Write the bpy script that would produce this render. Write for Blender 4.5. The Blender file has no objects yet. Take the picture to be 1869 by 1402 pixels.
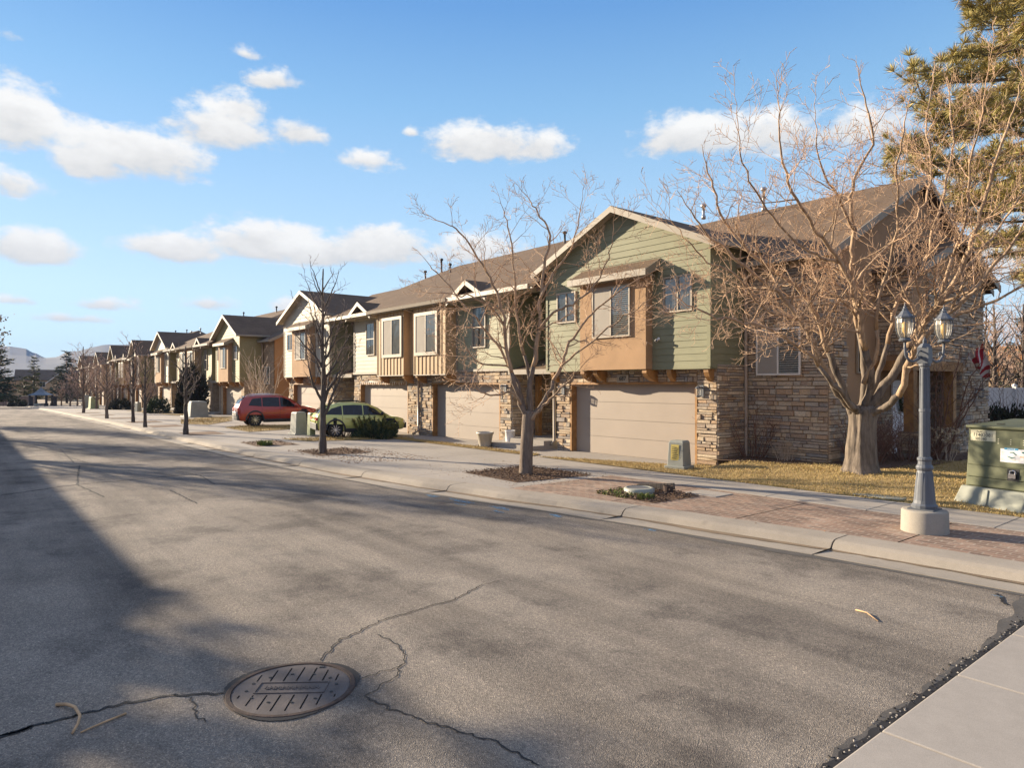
import bpy, bmesh, math, random
from mathutils import Vector, Matrix
random.seed(7)
S = bpy.context.scene
COL = S.collection
PI = math.pi
# ------------------------------------------------------------------ camera frame (used to read positions off the survey)
FOC, PCX, PCY, CAMZ = 1246.0, 934.5, 702.0, 2.3
YAW = PI - math.atan(1019 / FOC)
FW = Vector((math.cos(YAW), math.sin(YAW), 0)); RT = Vector((FW.y, -FW.x, 0))
def AT(px, py, Z):
    return FW * Z + RT * ((px - PCX) / FOC * Z) + Vector((0, 0, CAMZ + (PCY - py) / FOC * Z))
def G(px, py, z=0.1):
    Z = (CAMZ - z) * FOC / (py - PCY)
    p = AT(px, py, Z); return (p.x, p.y)
def zoff(x):
    ks = [(-45, 0), (-85, -.35), (-112, -.7), (-140, -1.1), (-400, -2.0)]
    if x >= -45: return 0.0
    for (a, za), (b, zb) in zip(ks, ks[1:]):
        if x >= b: return za + (zb - za) * (x - a) / (b - a)
    return -2.0
# ------------------------------------------------------------------ mesh builder
class MB:
    def __init__(s): s.v = []; s.f = []; s.m = []
    def add(s, vs, fs, m=0):
        o = len(s.v); s.v += [tuple(x) for x in vs]
        for f in fs: s.f.append(tuple(i + o for i in f)); s.m.append(m)
    def poly(s, pts, m=0): s.add(pts, [tuple(range(len(pts)))], m)
    def box(s, x0, x1, y0, y1, z0, z1, m=0):
        s.add([(x0,y0,z0),(x1,y0,z0),(x1,y1,z0),(x0,y1,z0),(x0,y0,z1),(x1,y0,z1),(x1,y1,z1),(x0,y1,z1)],
              [(0,3,2,1),(4,5,6,7),(0,1,5,4),(1,2,6,5),(2,3,7,6),(3,0,4,7)], m)
    def obox(s, M, sx, sy, sz, m=0):
        vs = [M @ Vector((a*sx/2, b*sy/2, c*sz/2)) for c in (-1,1) for a, b in ((-1,-1),(1,-1),(1,1),(-1,1))]
        s.add(vs, [(0,3,2,1),(4,5,6,7),(0,1,5,4),(1,2,6,5),(2,3,7,6),(3,0,4,7)], m)
    def bar(s, a, b, w, h, m=0):
        a = Vector(a); b = Vector(b); d = b - a; L = d.length
        q = d.to_track_quat('X', 'Z').to_matrix().to_4x4()
        s.obox(Matrix.Translation((a + b) / 2) @ q, L, w, h, m)
    def prism(s, pts, vec, m=0):
        n = len(pts); vec = Vector(vec); a = [Vector(p) for p in pts]; b = [p + vec for p in a]
        s.add(a + b, [tuple(range(n))[::-1], tuple(range(n, 2*n))] + [(i, (i+1) % n, n + (i+1) % n, n + i) for i in range(n)], m)
    def tube(s, pts, rad, n=6, m=0, cap=True):
        pts = [Vector(p) for p in pts]; k = len(pts)
        if not hasattr(rad, '__len__'): rad = [rad] * k
        vs = []; ref = None
        for i in range(k):
            d = (pts[min(i+1, k-1)] - pts[max(i-1, 0)])
            d = d.normalized() if d.length > 1e-9 else Vector((0,0,1))
            if ref is None: ref = d.orthogonal().normalized()
            ref = (ref - d * ref.dot(d))
            ref = ref.normalized() if ref.length > 1e-6 else d.orthogonal().normalized()
            w = d.cross(ref)
            for j in range(n):
                t = 2 * PI * j / n
                vs.append(pts[i] + (ref * math.cos(t) + w * math.sin(t)) * rad[i])
        fs = [(i*n + j, i*n + (j+1) % n, (i+1)*n + (j+1) % n, (i+1)*n + j) for i in range(k-1) for j in range(n)]
        if cap: fs += [tuple(range(n))[::-1], tuple(range((k-1)*n, k*n))]
        s.add(vs, fs, m)
    def lathe(s, prof, c=(0,0,0), n=20, m=0, M=None, cap=True):
        vs = []
        for r, z in prof:
            for j in range(n):
                t = 2*PI*j/n; p = Vector((r*math.cos(t), r*math.sin(t), z))
                if M: p = M @ p
                vs.append(p + Vector(c))
        k = len(prof)
        fs = [(i*n+j, i*n+(j+1) % n, (i+1)*n+(j+1) % n, (i+1)*n+j) for i in range(k-1) for j in range(n)]
        if cap: fs += [tuple(range(n))[::-1], tuple(range((k-1)*n, k*n))]
        s.add(vs, fs, m)
    def build(s, name, mats, parent=None, smooth=False, bevel=0):
        me = bpy.data.meshes.new(name); me.from_pydata(s.v, [], s.f)
        if not isinstance(mats, (list, tuple)): mats = [mats]
        for x in mats: me.materials.append(x)
        if len(mats) > 1: me.polygons.foreach_set('material_index', s.m)
        if smooth: me.polygons.foreach_set('use_smooth', [True] * len(s.f))
        me.update()
        o = bpy.data.objects.new(name, me); COL.objects.link(o)
        if parent: o.parent = parent
        if bevel:
            b = o.modifiers.new('bevel', 'BEVEL'); b.width = bevel; b.segments = 2; b.limit_method = 'ANGLE'
        return o
def tag(o, label, cat, group=None, kind=None):
    o['label'] = label; o['category'] = cat
    if group: o['group'] = group
    if kind: o['kind'] = kind
    return o
def struct(o, label=None, cat=None):
    o['kind'] = 'structure'
    if label: o['label'] = label
    if cat: o['category'] = cat
    return o
def thing(name, label, cat, loc=(0,0,0), rz=0, group=None):
    o = bpy.data.objects.new(name, None); COL.objects.link(o); o.empty_display_size = .2
    o.location = loc; o.rotation_euler = (0, 0, rz)
    return tag(o, label, cat, group)
def copy_tree(o, parent=None):
    c = o.copy(); COL.objects.link(c); c.parent = parent
    for ch in list(o.children): copy_tree(ch, c)
    return c
# ------------------------------------------------------------------ materials
def mat(name): 
    m = bpy.data.materials.new(name); m.use_nodes = True
    nt = m.node_tree; return m, nt, nt.nodes['Principled BSDF']
def N(nt, t, **kw):
    n = nt.nodes.new(t)
    for k, v in kw.items():
        if k.startswith('i_'):
            key = k[2:]; key = int(key) if key.isdigit() else key.replace('_', ' ')
            n.inputs[key].default_value = v
        else: setattr(n, k, v)
    return n
def lk(nt, a, b): nt.links.new(a, b)
def c4(c): return (c[0], c[1], c[2], 1)
def ramp(nt, fac, stops, interp='LINEAR'):
    r = N(nt, 'ShaderNodeValToRGB'); r.color_ramp.interpolation = interp
    e = r.color_ramp.elements
    while len(e) < len(stops): e.new(.5)
    for i, (p, c) in enumerate(stops): e[i].position = p; e[i].color = c4(c)
    lk(nt, fac, r.inputs[0]); return r.outputs[0]
def mixc(nt, fac, a, b, mode='MIX'):
    n = N(nt, 'ShaderNodeMix', data_type='RGBA', blend_type=mode)
    for i, x in ((0, fac), (6, a), (7, b)):
        if isinstance(x, (int, float)): n.inputs[i].default_value = x
        elif isinstance(x, tuple): n.inputs[i].default_value = c4(x)
        else: lk(nt, x, n.inputs[i])
    return n.outputs[2]
def noise(nt, scale, detail=4, rough=.55, vec=None, out=0):
    n = N(nt, 'ShaderNodeTexNoise'); n.inputs['Scale'].default_value = scale
    n.inputs['Detail'].default_value = detail; n.inputs['Roughness'].default_value = rough
    if vec is None: vec = N(nt, 'ShaderNodeTexCoord').outputs['Object']
    lk(nt, vec, n.inputs['Vector']); return n.outputs[out]
def bump(nt, b, h, strength=.3, dist=.02):
    n = N(nt, 'ShaderNodeBump'); n.inputs['Strength'].default_value = strength; n.inputs['Distance'].default_value = dist
    lk(nt, h, n.inputs['Height']); lk(nt, n.outputs[0], b.inputs['Normal'])
def simple(name, col, rough=.6, var=.18, scale=3, metal=0, bmp=0, bscale=60, spec=.4, fine=0):
    m, nt, b = mat(name)
    c = tuple(col)
    lo = tuple(x * (1 - var) for x in c); hi = tuple(min(1, x * (1 + var)) for x in c)
    r = ramp(nt, noise(nt, scale), [(.3, lo), (.7, hi)])
    if fine:
        r = mixc(nt, fine, r, ramp(nt, noise(nt, bscale, 2), [(.3, tuple(x*.55 for x in c)), (.7, tuple(min(1, x*1.4) for x in c))]))
    lk(nt, r, b.inputs['Base Color']); b.inputs['Roughness'].default_value = rough
    b.inputs['Metallic'].default_value = metal; b.inputs['Specular IOR Level'].default_value = spec
    if bmp: bump(nt, b, noise(nt, bscale, 3), bmp, .01)
    return m
def island(name, stops, rough=.85, bmp=.4, bscale=25, nmix=.35):
    m, nt, b = mat(name)
    g = N(nt, 'ShaderNodeNewGeometry')
    r = ramp(nt, g.outputs['Random Per Island'], stops)
    n = noise(nt, bscale, 4)
    v = ramp(nt, n, [(.25, (.55,.55,.55)), (.75, (1.25,1.25,1.25))])
    r = mixc(nt, nmix * 2 if nmix < .5 else 1, r, mixc(nt, 1, r, v, 'MULTIPLY'))
    lk(nt, r, b.inputs['Base Color']); b.inputs['Roughness'].default_value = rough
    b.inputs['Specular IOR Level'].default_value = .25
    if bmp: bump(nt, b, n, bmp, .015)
    return m
M = {}
M['stone'] = island('ledge_stone', [(0,(.44,.32,.20)),(.18,(.54,.42,.28)),(.34,(.40,.335,.26)),(.48,(.44,.30,.185)),(.60,(.28,.255,.23)),(.70,(.36,.255,.165)),(.82,(.58,.48,.345)),(.92,(.24,.215,.19)),(1,(.50,.43,.33))])
M['mortar'] = simple('mortar', (.19,.15,.11), .95)
def stone_far():
    m, nt, b = mat('stone_courses')
    tc = N(nt, 'ShaderNodeTexCoord').outputs['Object']
    sp = N(nt, 'ShaderNodeSeparateXYZ'); lk(nt, tc, sp.inputs[0])
    ad = N(nt, 'ShaderNodeMath', operation='ADD'); lk(nt, sp.outputs[0], ad.inputs[0]); lk(nt, sp.outputs[1], ad.inputs[1])
    cb = N(nt, 'ShaderNodeCombineXYZ'); lk(nt, ad.outputs[0], cb.inputs[0]); lk(nt, sp.outputs[2], cb.inputs[1])
    br = N(nt, 'ShaderNodeTexBrick'); lk(nt, cb.outputs[0], br.inputs['Vector'])
    br.inputs['Color1'].default_value = (.45,.31,.18,1); br.inputs['Color2'].default_value = (.30,.22,.15,1)
    br.inputs['Mortar'].default_value = (.12,.09,.07,1); br.inputs['Scale'].default_value = 1
    br.inputs['Brick Width'].default_value = .4; br.inputs['Row Height'].default_value = .12; br.inputs['Mortar Size'].default_value = .012
    r = mixc(nt, .5, br.outputs[0], ramp(nt, noise(nt, 5), [(.3,(.2,.15,.1)),(.7,(.55,.42,.27))]))
    lk(nt, r, b.inputs['Base Color']); b.inputs['Roughness'].default_value = .9
    bump(nt, b, br.outputs[1], .6, .03); return m
M['stone_far'] = stone_far()
def weathered(name, col, rough=.65, var=.12):
    m, nt, b = mat(name)
    tc = N(nt, 'ShaderNodeTexCoord').outputs['Object']
    mp = N(nt, 'ShaderNodeMapping'); mp.inputs['Scale'].default_value = (1.2, 1.2, 9); lk(nt, tc, mp.inputs[0])
    n1 = noise(nt, 1.1, 4, .6, tc); n2 = noise(nt, 3, 4, .6, mp.outputs[0])
    a = ramp(nt, n1, [(.3, tuple(x*(1-var) for x in col)), (.7, tuple(x*(1+var) for x in col))])
    a = mixc(nt, .35, a, ramp(nt, n2, [(.35, tuple(x*.78 for x in col)), (.65, tuple(x*1.12 for x in col))]))
    lk(nt, a, b.inputs['Base Color']); b.inputs['Roughness'].default_value = rough; b.inputs['Specular IOR Level'].default_value = .3
    bump(nt, b, noise(nt, 70, 3), .12, .01); return m
M['green_siding'] = weathered('green_siding', (.215,.215,.13))
M['sage_siding'] = weathered('sage_siding', (.30,.295,.19))
M['cream_siding'] = weathered('cream_siding', (.44,.40,.31))
M['olive_siding'] = weathered('olive_siding', (.27,.235,.115))
M['tan_boards'] = weathered('tan_boards', (.44,.30,.16))
M['stucco'] = simple('tan_stucco', (.36,.228,.125), .9, .1, 1.5, bmp=.35, bscale=90)
M['stucco_orange'] = simple('orange_tan_stucco', (.42,.235,.10), .9, .1, 1.5, bmp=.35, bscale=90)
M['garage'] = simple('garage_door_paint', (.315,.265,.215), .5, .05, 1.2, bmp=.04, bscale=8)
M['trim'] = simple('trim_paint', (.34,.29,.22), .55, .08, 2)
M['fascia'] = simple('fascia_paint', (.27,.235,.18), .55, .1, 2)
M['stain'] = simple('stained_timber', (.30,.155,.05), .6, .3, 5, bmp=.15, bscale=30)
M['white_trim'] = simple('white_vinyl', (.72,.69,.62), .4, .05, 2)
M['soffit'] = simple('soffit', (.36,.31,.23), .7, .1)
def shingle(name, col):
    m, nt, b = mat(name)
    tc = N(nt, 'ShaderNodeTexCoord').outputs['Object']
    sp = N(nt, 'ShaderNodeSeparateXYZ'); lk(nt, tc, sp.inputs[0])
    ad = N(nt, 'ShaderNodeMath', operation='ADD'); lk(nt, sp.outputs[0], ad.inputs[0]); lk(nt, sp.outputs[1], ad.inputs[1])
    cb = N(nt, 'ShaderNodeCombineXYZ'); lk(nt, ad.outputs[0], cb.inputs[0]); lk(nt, sp.outputs[2], cb.inputs[1])
    br = N(nt, 'ShaderNodeTexBrick'); lk(nt, cb.outputs[0], br.inputs['Vector'])
    br.inputs['Color1'].default_value = c4(tuple(x*1.25 for x in col)); br.inputs['Color2'].default_value = c4(tuple(x*.75 for x in col))
    br.inputs['Mortar'].default_value = c4(tuple(x*.3 for x in col)); br.inputs['Scale'].default_value = 1
    br.inputs['Brick Width'].default_value = .3; br.inputs['Row Height'].default_value = .075; br.inputs['Mortar Size'].default_value = .011
    r = mixc(nt, .5, br.outputs[0], ramp(nt, noise(nt, 14, 5, .7), [(.3, tuple(x*.5 for x in col)), (.7, tuple(x*1.5 for x in col))]))
    r = mixc(nt, .5, r, ramp(nt, noise(nt, .9, 5, .65), [(.3, tuple(x*.6 for x in col)), (.7, tuple(x*1.3 for x in col))]))
    lk(nt, r, b.inputs['Base Color']); b.inputs['Roughness'].default_value = .95; b.inputs['Specular IOR Level'].default_value = .15
    bump(nt, b, br.outputs[1], .5, .02); return m
M['roof'] = shingle('brown_shingles', (.15,.105,.07))
M['gutter'] = simple('gutter_paint', (.29,.25,.195), .4, .06)
M['downpipe'] = simple('downpipe_paint', (.34,.27,.20), .4, .06)
def glass():
    m, nt, b = mat('window_glass')
    nt.nodes.remove(b); out = [n for n in nt.nodes if n.type == 'OUTPUT_MATERIAL'][0]
    gl = N(nt, 'ShaderNodeBsdfGlossy'); gl.inputs['Roughness'].default_value = .02; gl.inputs['Color'].default_value = (.9,.93,.95,1)
    tr = N(nt, 'ShaderNodeBsdfTransparent'); tr.inputs['Color'].default_value = (.80,.83,.82,1)
    fr = N(nt, 'ShaderNodeFresnel'); fr.inputs['IOR'].default_value = 1.7
    tc = N(nt, 'ShaderNodeTexCoord').outputs['Object']
    bp = N(nt, 'ShaderNodeBump'); bp.inputs['Strength'].default_value = .02; bp.inputs['Distance'].default_value = .02
    lk(nt, noise(nt, 1.6, 2, .5, tc), bp.inputs['Height']); lk(nt, bp.outputs[0], gl.inputs['Normal'])
    mx = N(nt, 'ShaderNodeMixShader'); ad = N(nt, 'ShaderNodeMath', operation='MULTIPLY_ADD')
    lk(nt, fr.outputs[0], ad.inputs[0]); ad.inputs[1].default_value = .8; ad.inputs[2].default_value = .03
    lk(nt, ad.outputs[0], mx.inputs[0]); lk(nt, tr.outputs[0], mx.inputs[1]); lk(nt, gl.outputs[0], mx.inputs[2])
    lk(nt, mx.outputs[0], out.inputs['Surface']); return m
M['glass'] = glass()
M['blind'] = simple('blind_slats', (.80,.74,.65), .7, .05)
M['screen'] = simple('insect_screen', (.33,.30,.255), .9, .05)
M['curtain'] = simple('curtain', (.60,.57,.52), .8, .1, 6)
M['dark'] = simple('dark_interior', (.02,.02,.022), .8)
M['black'] = simple('black_plastic', (.02,.02,.022), .45)
M['rubber'] = simple('rubber', (.018,.018,.018), .8)
M['chrome'] = simple('bright_metal', (.62,.62,.63), .22, .03, metal=1)
M['steel'] = simple('galvanised', (.38,.38,.38), .4, .1, metal=.7)
M['concrete'] = None
def concrete(name, col, stain=.25, crack=False):
    m, nt, b = mat(name)
    tc = N(nt, 'ShaderNodeTexCoord').outputs['Object']
    a = ramp(nt, noise(nt, .6, 5, .6, tc), [(.3, tuple(x*(1-stain) for x in col)), (.7, tuple(x*(1+stain*.6) for x in col))])
    a = mixc(nt, .4, a, ramp(nt, noise(nt, 9, 5, .7, tc), [(.3, tuple(x*.75 for x in col)), (.7, tuple(x*1.15 for x in col))]))
    a = mixc(nt, .35, a, ramp(nt, noise(nt, 160, 2, .7, tc), [(.35, tuple(x*.6 for x in col)), (.7, tuple(x*1.3 for x in col))]))
    v = N(nt, 'ShaderNodeTexVoronoi', feature='F1'); v.inputs['Scale'].default_value = 2.3; lk(nt, tc, v.inputs['Vector'])
    a = mixc(nt, ramp(nt, v.outputs['Distance'], [(.05,(.45,.45,.45)),(.16,(0,0,0))]), a, tuple(x*.55 for x in col))
    lk(nt, a, b.inputs['Base Color']); b.inputs['Roughness'].default_value = .9; b.inputs['Specular IOR Level'].default_value = .25
    bump(nt, b, noise(nt, 120, 3, .7, tc), .25, .006); return m
M['concrete'] = concrete('concrete', (.33,.300,.262))
M['kerbstone'] = concrete('kerb_concrete', (.325,.287,.235), .4)
M['footing'] = concrete('footing_concrete', (.33,.30,.25), .4)
def asphalt():
    m, nt, b = mat('worn_asphalt')
    tc = N(nt, 'ShaderNodeTexCoord').outputs['Object']
    base = ramp(nt, noise(nt, .34, 7, .68, tc), [(.30,(.155,.138,.119)),(.44,(.235,.209,.178)),(.68,(.30,.269,.229))])
    mp = N(nt, 'ShaderNodeMapping'); mp.inputs['Scale'].default_value = (.12, .9, 1); lk(nt, tc, mp.inputs[0])
    st = ramp(nt, noise(nt, 1.0, 5, .62, mp.outputs[0]), [(.36,(.5,.5,.51)),(.56,(1.08,1.08,1.07))])
    a = mixc(nt, .7, base, mixc(nt, 1, base, st, 'MULTIPLY'))
    v = N(nt, 'ShaderNodeTexVoronoi', feature='F1'); v.inputs['Scale'].default_value = 125; lk(nt, tc, v.inputs['Vector'])
    sp = N(nt, 'ShaderNodeSeparateColor'); lk(nt, v.outputs['Color'], sp.inputs[0])
    agg = ramp(nt, sp.outputs[0], [(0,(.62,.62,.63)),(.5,(.94,.93,.92)),(.88,(1.12,1.1,1.07)),(1,(1.75,1.68,1.58))])
    a = mixc(nt, 1, a, agg, 'MULTIPLY')
    a = mixc(nt, .55, a, mixc(nt, 1, a, ramp(nt, noise(nt, 28, 3, .7, tc), [(.3,(.55,.55,.56)),(.7,(1.35,1.33,1.3))]), 'MULTIPLY'))
    mp2 = N(nt, 'ShaderNodeMapping'); mp2.inputs['Location'].default_value = (13, 5, 0); lk(nt, tc, mp2.inputs[0])
    a = mixc(nt, 1, a, ramp(nt, noise(nt, .8, 7, .66, mp2.outputs[0]), [(.38,(.62,.62,.64)),(.47,(.92,.92,.93)),(.6,(1.06,1.05,1.04))]), 'MULTIPLY')
    lk(nt, a, b.inputs['Base Color']); b.inputs['Roughness'].default_value = .93; b.inputs['Specular IOR Level'].default_value = .22
    bump(nt, b, v.outputs['Distance'], .75, .012); return m
M['asphalt'] = asphalt()
M['tar'] = simple('tar_filler', (.016,.015,.015), .75, .3, 9)
M['seal'] = simple('dark_sealcoat', (.085,.078,.07), .9, .35, 4, bmp=.5, bscale=140, fine=.5)
def brickpave():
    m, nt, b = mat('stamped_brick')
    tc = N(nt, 'ShaderNodeTexCoord').outputs['Object']
    br = N(nt, 'ShaderNodeTexBrick'); lk(nt, tc, br.inputs['Vector'])
    br.inputs['Color1'].default_value = (.30,.185,.125,1); br.inputs['Color2'].default_value = (.10,.062,.045,1); br.inputs['Mortar'].default_value = (.33,.28,.22,1)
    br.inputs['Scale'].default_value = 1; br.inputs['Brick Width'].default_value = .24; br.inputs['Row Height'].default_value = .12; br.inputs['Mortar Size'].default_value = .011
    w = ramp(nt, noise(nt, 1.6, 5, .7, tc), [(.36,(.14,.09,.062)),(.54,(.25,.17,.12)),(.68,(.47,.39,.31))])
    r = mixc(nt, .32, br.outputs[0], w)
    r = mixc(nt, .5, r, mixc(nt, 1, r, ramp(nt, noise(nt, 22, 4, .7, tc), [(.3,(.5,.5,.5)),(.7,(1.4,1.4,1.4))]), 'MULTIPLY'))
    lk(nt, r, b.inputs['Base Color']); b.inputs['Roughness'].default_value = .85
    bump(nt, b, br.outputs[1], -.5, .01); return m
M['brick'] = brickpave()
M['soil'] = simple('dry_soil', (.17,.125,.08), .95, .3, 1.5, bmp=.5, bscale=30)
M['turf'] = simple('winter_turf', (.34,.24,.10), .95, .35, 1.2, bmp=.6, bscale=60, fine=.4)
M['blade'] = island('grass_blade', [(0,(.40,.285,.115)),(.45,(.47,.345,.155)),(.78,(.36,.275,.10)),(.93,(.22,.20,.06)),(1,(.50,.39,.2))], .8, 0, 5, .1)
M['weed'] = island('weed_leaf', [(0,(.07,.11,.02)),(.5,(.13,.17,.035)),(1,(.24,.22,.07))], .7, 0, 5, .1)
M['mulch'] = island('bark_chip', [(0,(.07,.045,.03)),(.5,(.13,.08,.05)),(.8,(.20,.13,.085)),(1,(.06,.05,.045))], .9, .3, 40, .2)
M['litter'] = island('fallen_bits', [(0,(.25,.14,.08)),(.5,(.36,.22,.13)),(1,(.18,.11,.07))], .9, 0, 40, .2)
def bark(name, lo, hi, sc=1):
    m, nt, b = mat(name)
    tc = N(nt, 'ShaderNodeTexCoord').outputs['Object']
    mp = N(nt, 'ShaderNodeMapping'); mp.inputs['Scale'].default_value = (1, 1, .18); lk(nt, tc, mp.inputs[0])
    n = noise(nt, 22 * sc, 5, .65, mp.outputs[0]); n2 = noise(nt, 2.0, 4, .6, tc)
    a = ramp(nt, n, [(.32, lo), (.66, hi)])
    a = mixc(nt, .35, a, ramp(nt, n2, [(.3, lo), (.7, hi)]))
    lk(nt, a, b.inputs['Base Color']); b.inputs['Roughness'].default_value = .9; b.inputs['Specular IOR Level'].default_value = .2
    bump(nt, b, n, .9, .03); return m
M['bark'] = bark('trunk_bark', (.05,.041,.034), (.27,.22,.17), .55)
M['twig'] = simple('twig_bark', (.52,.345,.215), .75, .3, 3)
M['limb'] = bark('limb_bark', (.17,.12,.08), (.52,.375,.245), .6)
M['bark_mid'] = bark('mid_bark', (.085,.068,.055), (.25,.195,.15))
M['bark_dark'] = bark('dark_bark', (.05,.042,.036), (.15,.125,.105))
M['twig_dark'] = simple('dark_twig', (.26,.19,.145), .8, .3, 3)
M['twig_red'] = simple('reddish_twig', (.46,.32,.245), .8, .3, 3)
M['twig_pale'] = simple('pale_twig', (.46,.36,.26), .75, .25, 3)
M['twig_brown'] = simple('brown_twig', (.16,.085,.055), .8, .3, 3)
M['needle'] = island('pine_needle', [(0,(.20,.19,.05)),(.4,(.34,.29,.085)),(.7,(.46,.37,.13)),(.93,(.54,.42,.18)),(1,(.46,.29,.12))], .6, 0, 5, .1)
M['conifer'] = island('conifer_needle', [(0,(.022,.04,.022)),(.5,(.045,.07,.032)),(.85,(.08,.095,.04)),(1,(.12,.11,.05))], .7, 0, 5, .1)
M['olive_leaf'] = island('olive_conifer_needle', [(0,(.06,.075,.02)),(.5,(.11,.115,.03)),(1,(.17,.15,.05))], .7, 0, 5, .1)
M['autumn'] = island('dry_leaf', [(0,(.30,.22,.13)),(.5,(.42,.33,.21)),(1,(.22,.2,.11))], .8, 0, 5, .1)
M['hedge'] = island('hedge_leaf', [(0,(.02,.022,.012)),(.5,(.045,.05,.022)),(1,(.06,.04,.03))], .7, 0, 5, .1)
M['cone'] = simple('pine_cone', (.17,.08,.035), .8, .3, 20)
M['lamp_paint'] = simple('grey_blue_paint', (.105,.115,.13), .5, .12, 4, bmp=.1, bscale=50)
M['lampglass'] = None
def lampglass():
    m, nt, b = mat('lantern_glass')
    b.inputs['Base Color'].default_value = (.55,.53,.45,1); b.inputs['Roughness'].default_value = .35
    b.inputs['Alpha'].default_value = .3; b.inputs['Specular IOR Level'].default_value = .7; return m
M['lampglass'] = lampglass()
M['bulb'] = simple('amber_bulb', (.80,.52,.16), .4, .05)
M['cab_green'] = simple('cabinet_green', (.125,.135,.072), .45, .14, 2.2, spec=.4)
M['cab_pale'] = simple('pale_fibreglass', (.25,.262,.215), .6, .1, 2)
M['ped_grey'] = simple('pedestal_grey_green', (.255,.265,.23), .55, .12, 3)
M['ped_green'] = simple('pedestal_green', (.33,.37,.20), .55, .12, 3)
M['white'] = simple('white_paint', (.78,.77,.75), .45, .05)
M['cream_label'] = simple('cream_label', (.66,.62,.42), .5, .06)
M['yellow'] = simple('yellow_label', (.55,.44,.12), .5, .1)
M['ink'] = simple('black_ink', (.02,.02,.02), .6)
M['blue_ink'] = simple('blue_ink', (.05,.27,.45), .5, .05)
M['teal_ink'] = simple('teal_ink', (.03,.14,.13), .6)
M['orange_ink'] = simple('orange_ink', (.75,.27,.10), .6)
M['plastic_pot'] = simple('pot_plastic', (.43,.40,.34), .6, .12, 5)
def spray():
    m, nt, b = mat('blue_spray_paint'); b.inputs['Base Color'].default_value = (.10,.26,.42,1); b.inputs['Roughness'].default_value = .85
    a = ramp(nt, noise(nt, 14, 6, .75), [(.42,(0,0,0)),(.62,(.85,.85,.85))]); lk(nt, a, b.inputs['Alpha']); return m
M['spray'] = spray()
M['iron'] = simple('cast_iron', (.10,.083,.075), .7, .25, 7, metal=.1, bmp=.25, bscale=90)
M['rust'] = simple('rust', (.06,.038,.028), .85, .4, 12, bmp=.4, bscale=60)
M['stick'] = simple('peeled_stick', (.47,.30,.16), .75, .25, 12)
M['flag_red'] = simple('flag_red', (.36,.022,.035), .75, .1)
M['flag_white'] = simple('flag_white', (.62,.58,.55), .75, .06)
M['wreath'] = island('wreath_green', [(0,(.015,.03,.012)),(.6,(.035,.055,.02)),(1,(.07,.05,.02))], .8, 0, 5, .1)
M['roof_orange'] = shingle('orange_shingles', (.42,.19,.06))
M['roof_slate'] = simple('kiosk_roof', (.13,.17,.21), .45, .1)
M['mountain'] = simple('far_mountain', (.10,.10,.09), 1, .25, .004)
def carpaint(name, col, metal=.35):
    m, nt, b = mat(name)
    b.inputs['Base Color'].default_value = c4(col); b.inputs['Metallic'].default_value = metal
    b.inputs['Roughness'].default_value = .32; b.inputs['Coat Weight'].default_value = 1; b.inputs['Coat Roughness'].default_value = .04
    return m
M['car_red'] = carpaint('deep_red_paint', (.33,.032,.02)); M['car_green'] = carpaint('lime_green_paint', (.50,.53,.16))
M['car_glass'] = carpaint('tinted_glass', (.008,.010,.014), 0); M['car_glass'].node_tree.nodes['Principled BSDF'].inputs['Coat Weight'].default_value = 0; M['car_glass'].node_tree.nodes['Principled BSDF'].inputs['Roughness'].default_value = .05
M['car_silver'] = carpaint('silver_paint', (.5,.49,.48), .7)
M['clad'] = simple('grey_cladding', (.035,.035,.038), .6)
M['tail'] = carpaint('tail_lens', (.45,.015,.015), 0)
M['headl'] = carpaint('clear_lens', (.75,.76,.78), .3)
# ------------------------------------------------------------------ townhouse rows
def FRONT(y0): return lambda u, o, z: (u, y0 - o, z)
def SIDE(x0): return lambda u, o, z: (x0 + o, u, z)
def pbox(mb, P, u0, u1, o0, o1, z0, z1, m=0):
    vs = [P(u,o,z) for z in (z0,z1) for u, o in ((u0,o0),(u1,o0),(u1,o1),(u0,o1))]
    mb.add(vs, [(0,3,2,1),(4,5,6,7),(0,1,5,4),(1,2,6,5),(2,3,7,6),(3,0,4,7)], m)
def lap(mb, P, u0, u1, z0, z1, exp=.185, out=.016, clip=None, m=0):
    z = z0
    while z < z1 - 1e-4:
        t = min(z + exp, z1); a0, a1 = (u0, u1); b0, b1 = (u0, u1)
        if clip:
            c = clip(z); d = clip(t); a0, a1 = max(u0, c[0]), min(u1, c[1]); b0, b1 = max(u0, d[0]), min(u1, d[1])
            if a1 - a0 < .02: break
            if b1 < b0: b0 = b1 = (b0 + b1) / 2
        mb.poly([P(a0, out, z), P(a1, out, z), P(b1, .002, t), P(b0, .002, t)], m)
        mb.poly([P(a0, 0, z), P(a1, 0, z), P(a1, out, z), P(a0, out, z)], m)
        z = t
rs = random.Random(3)
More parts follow.
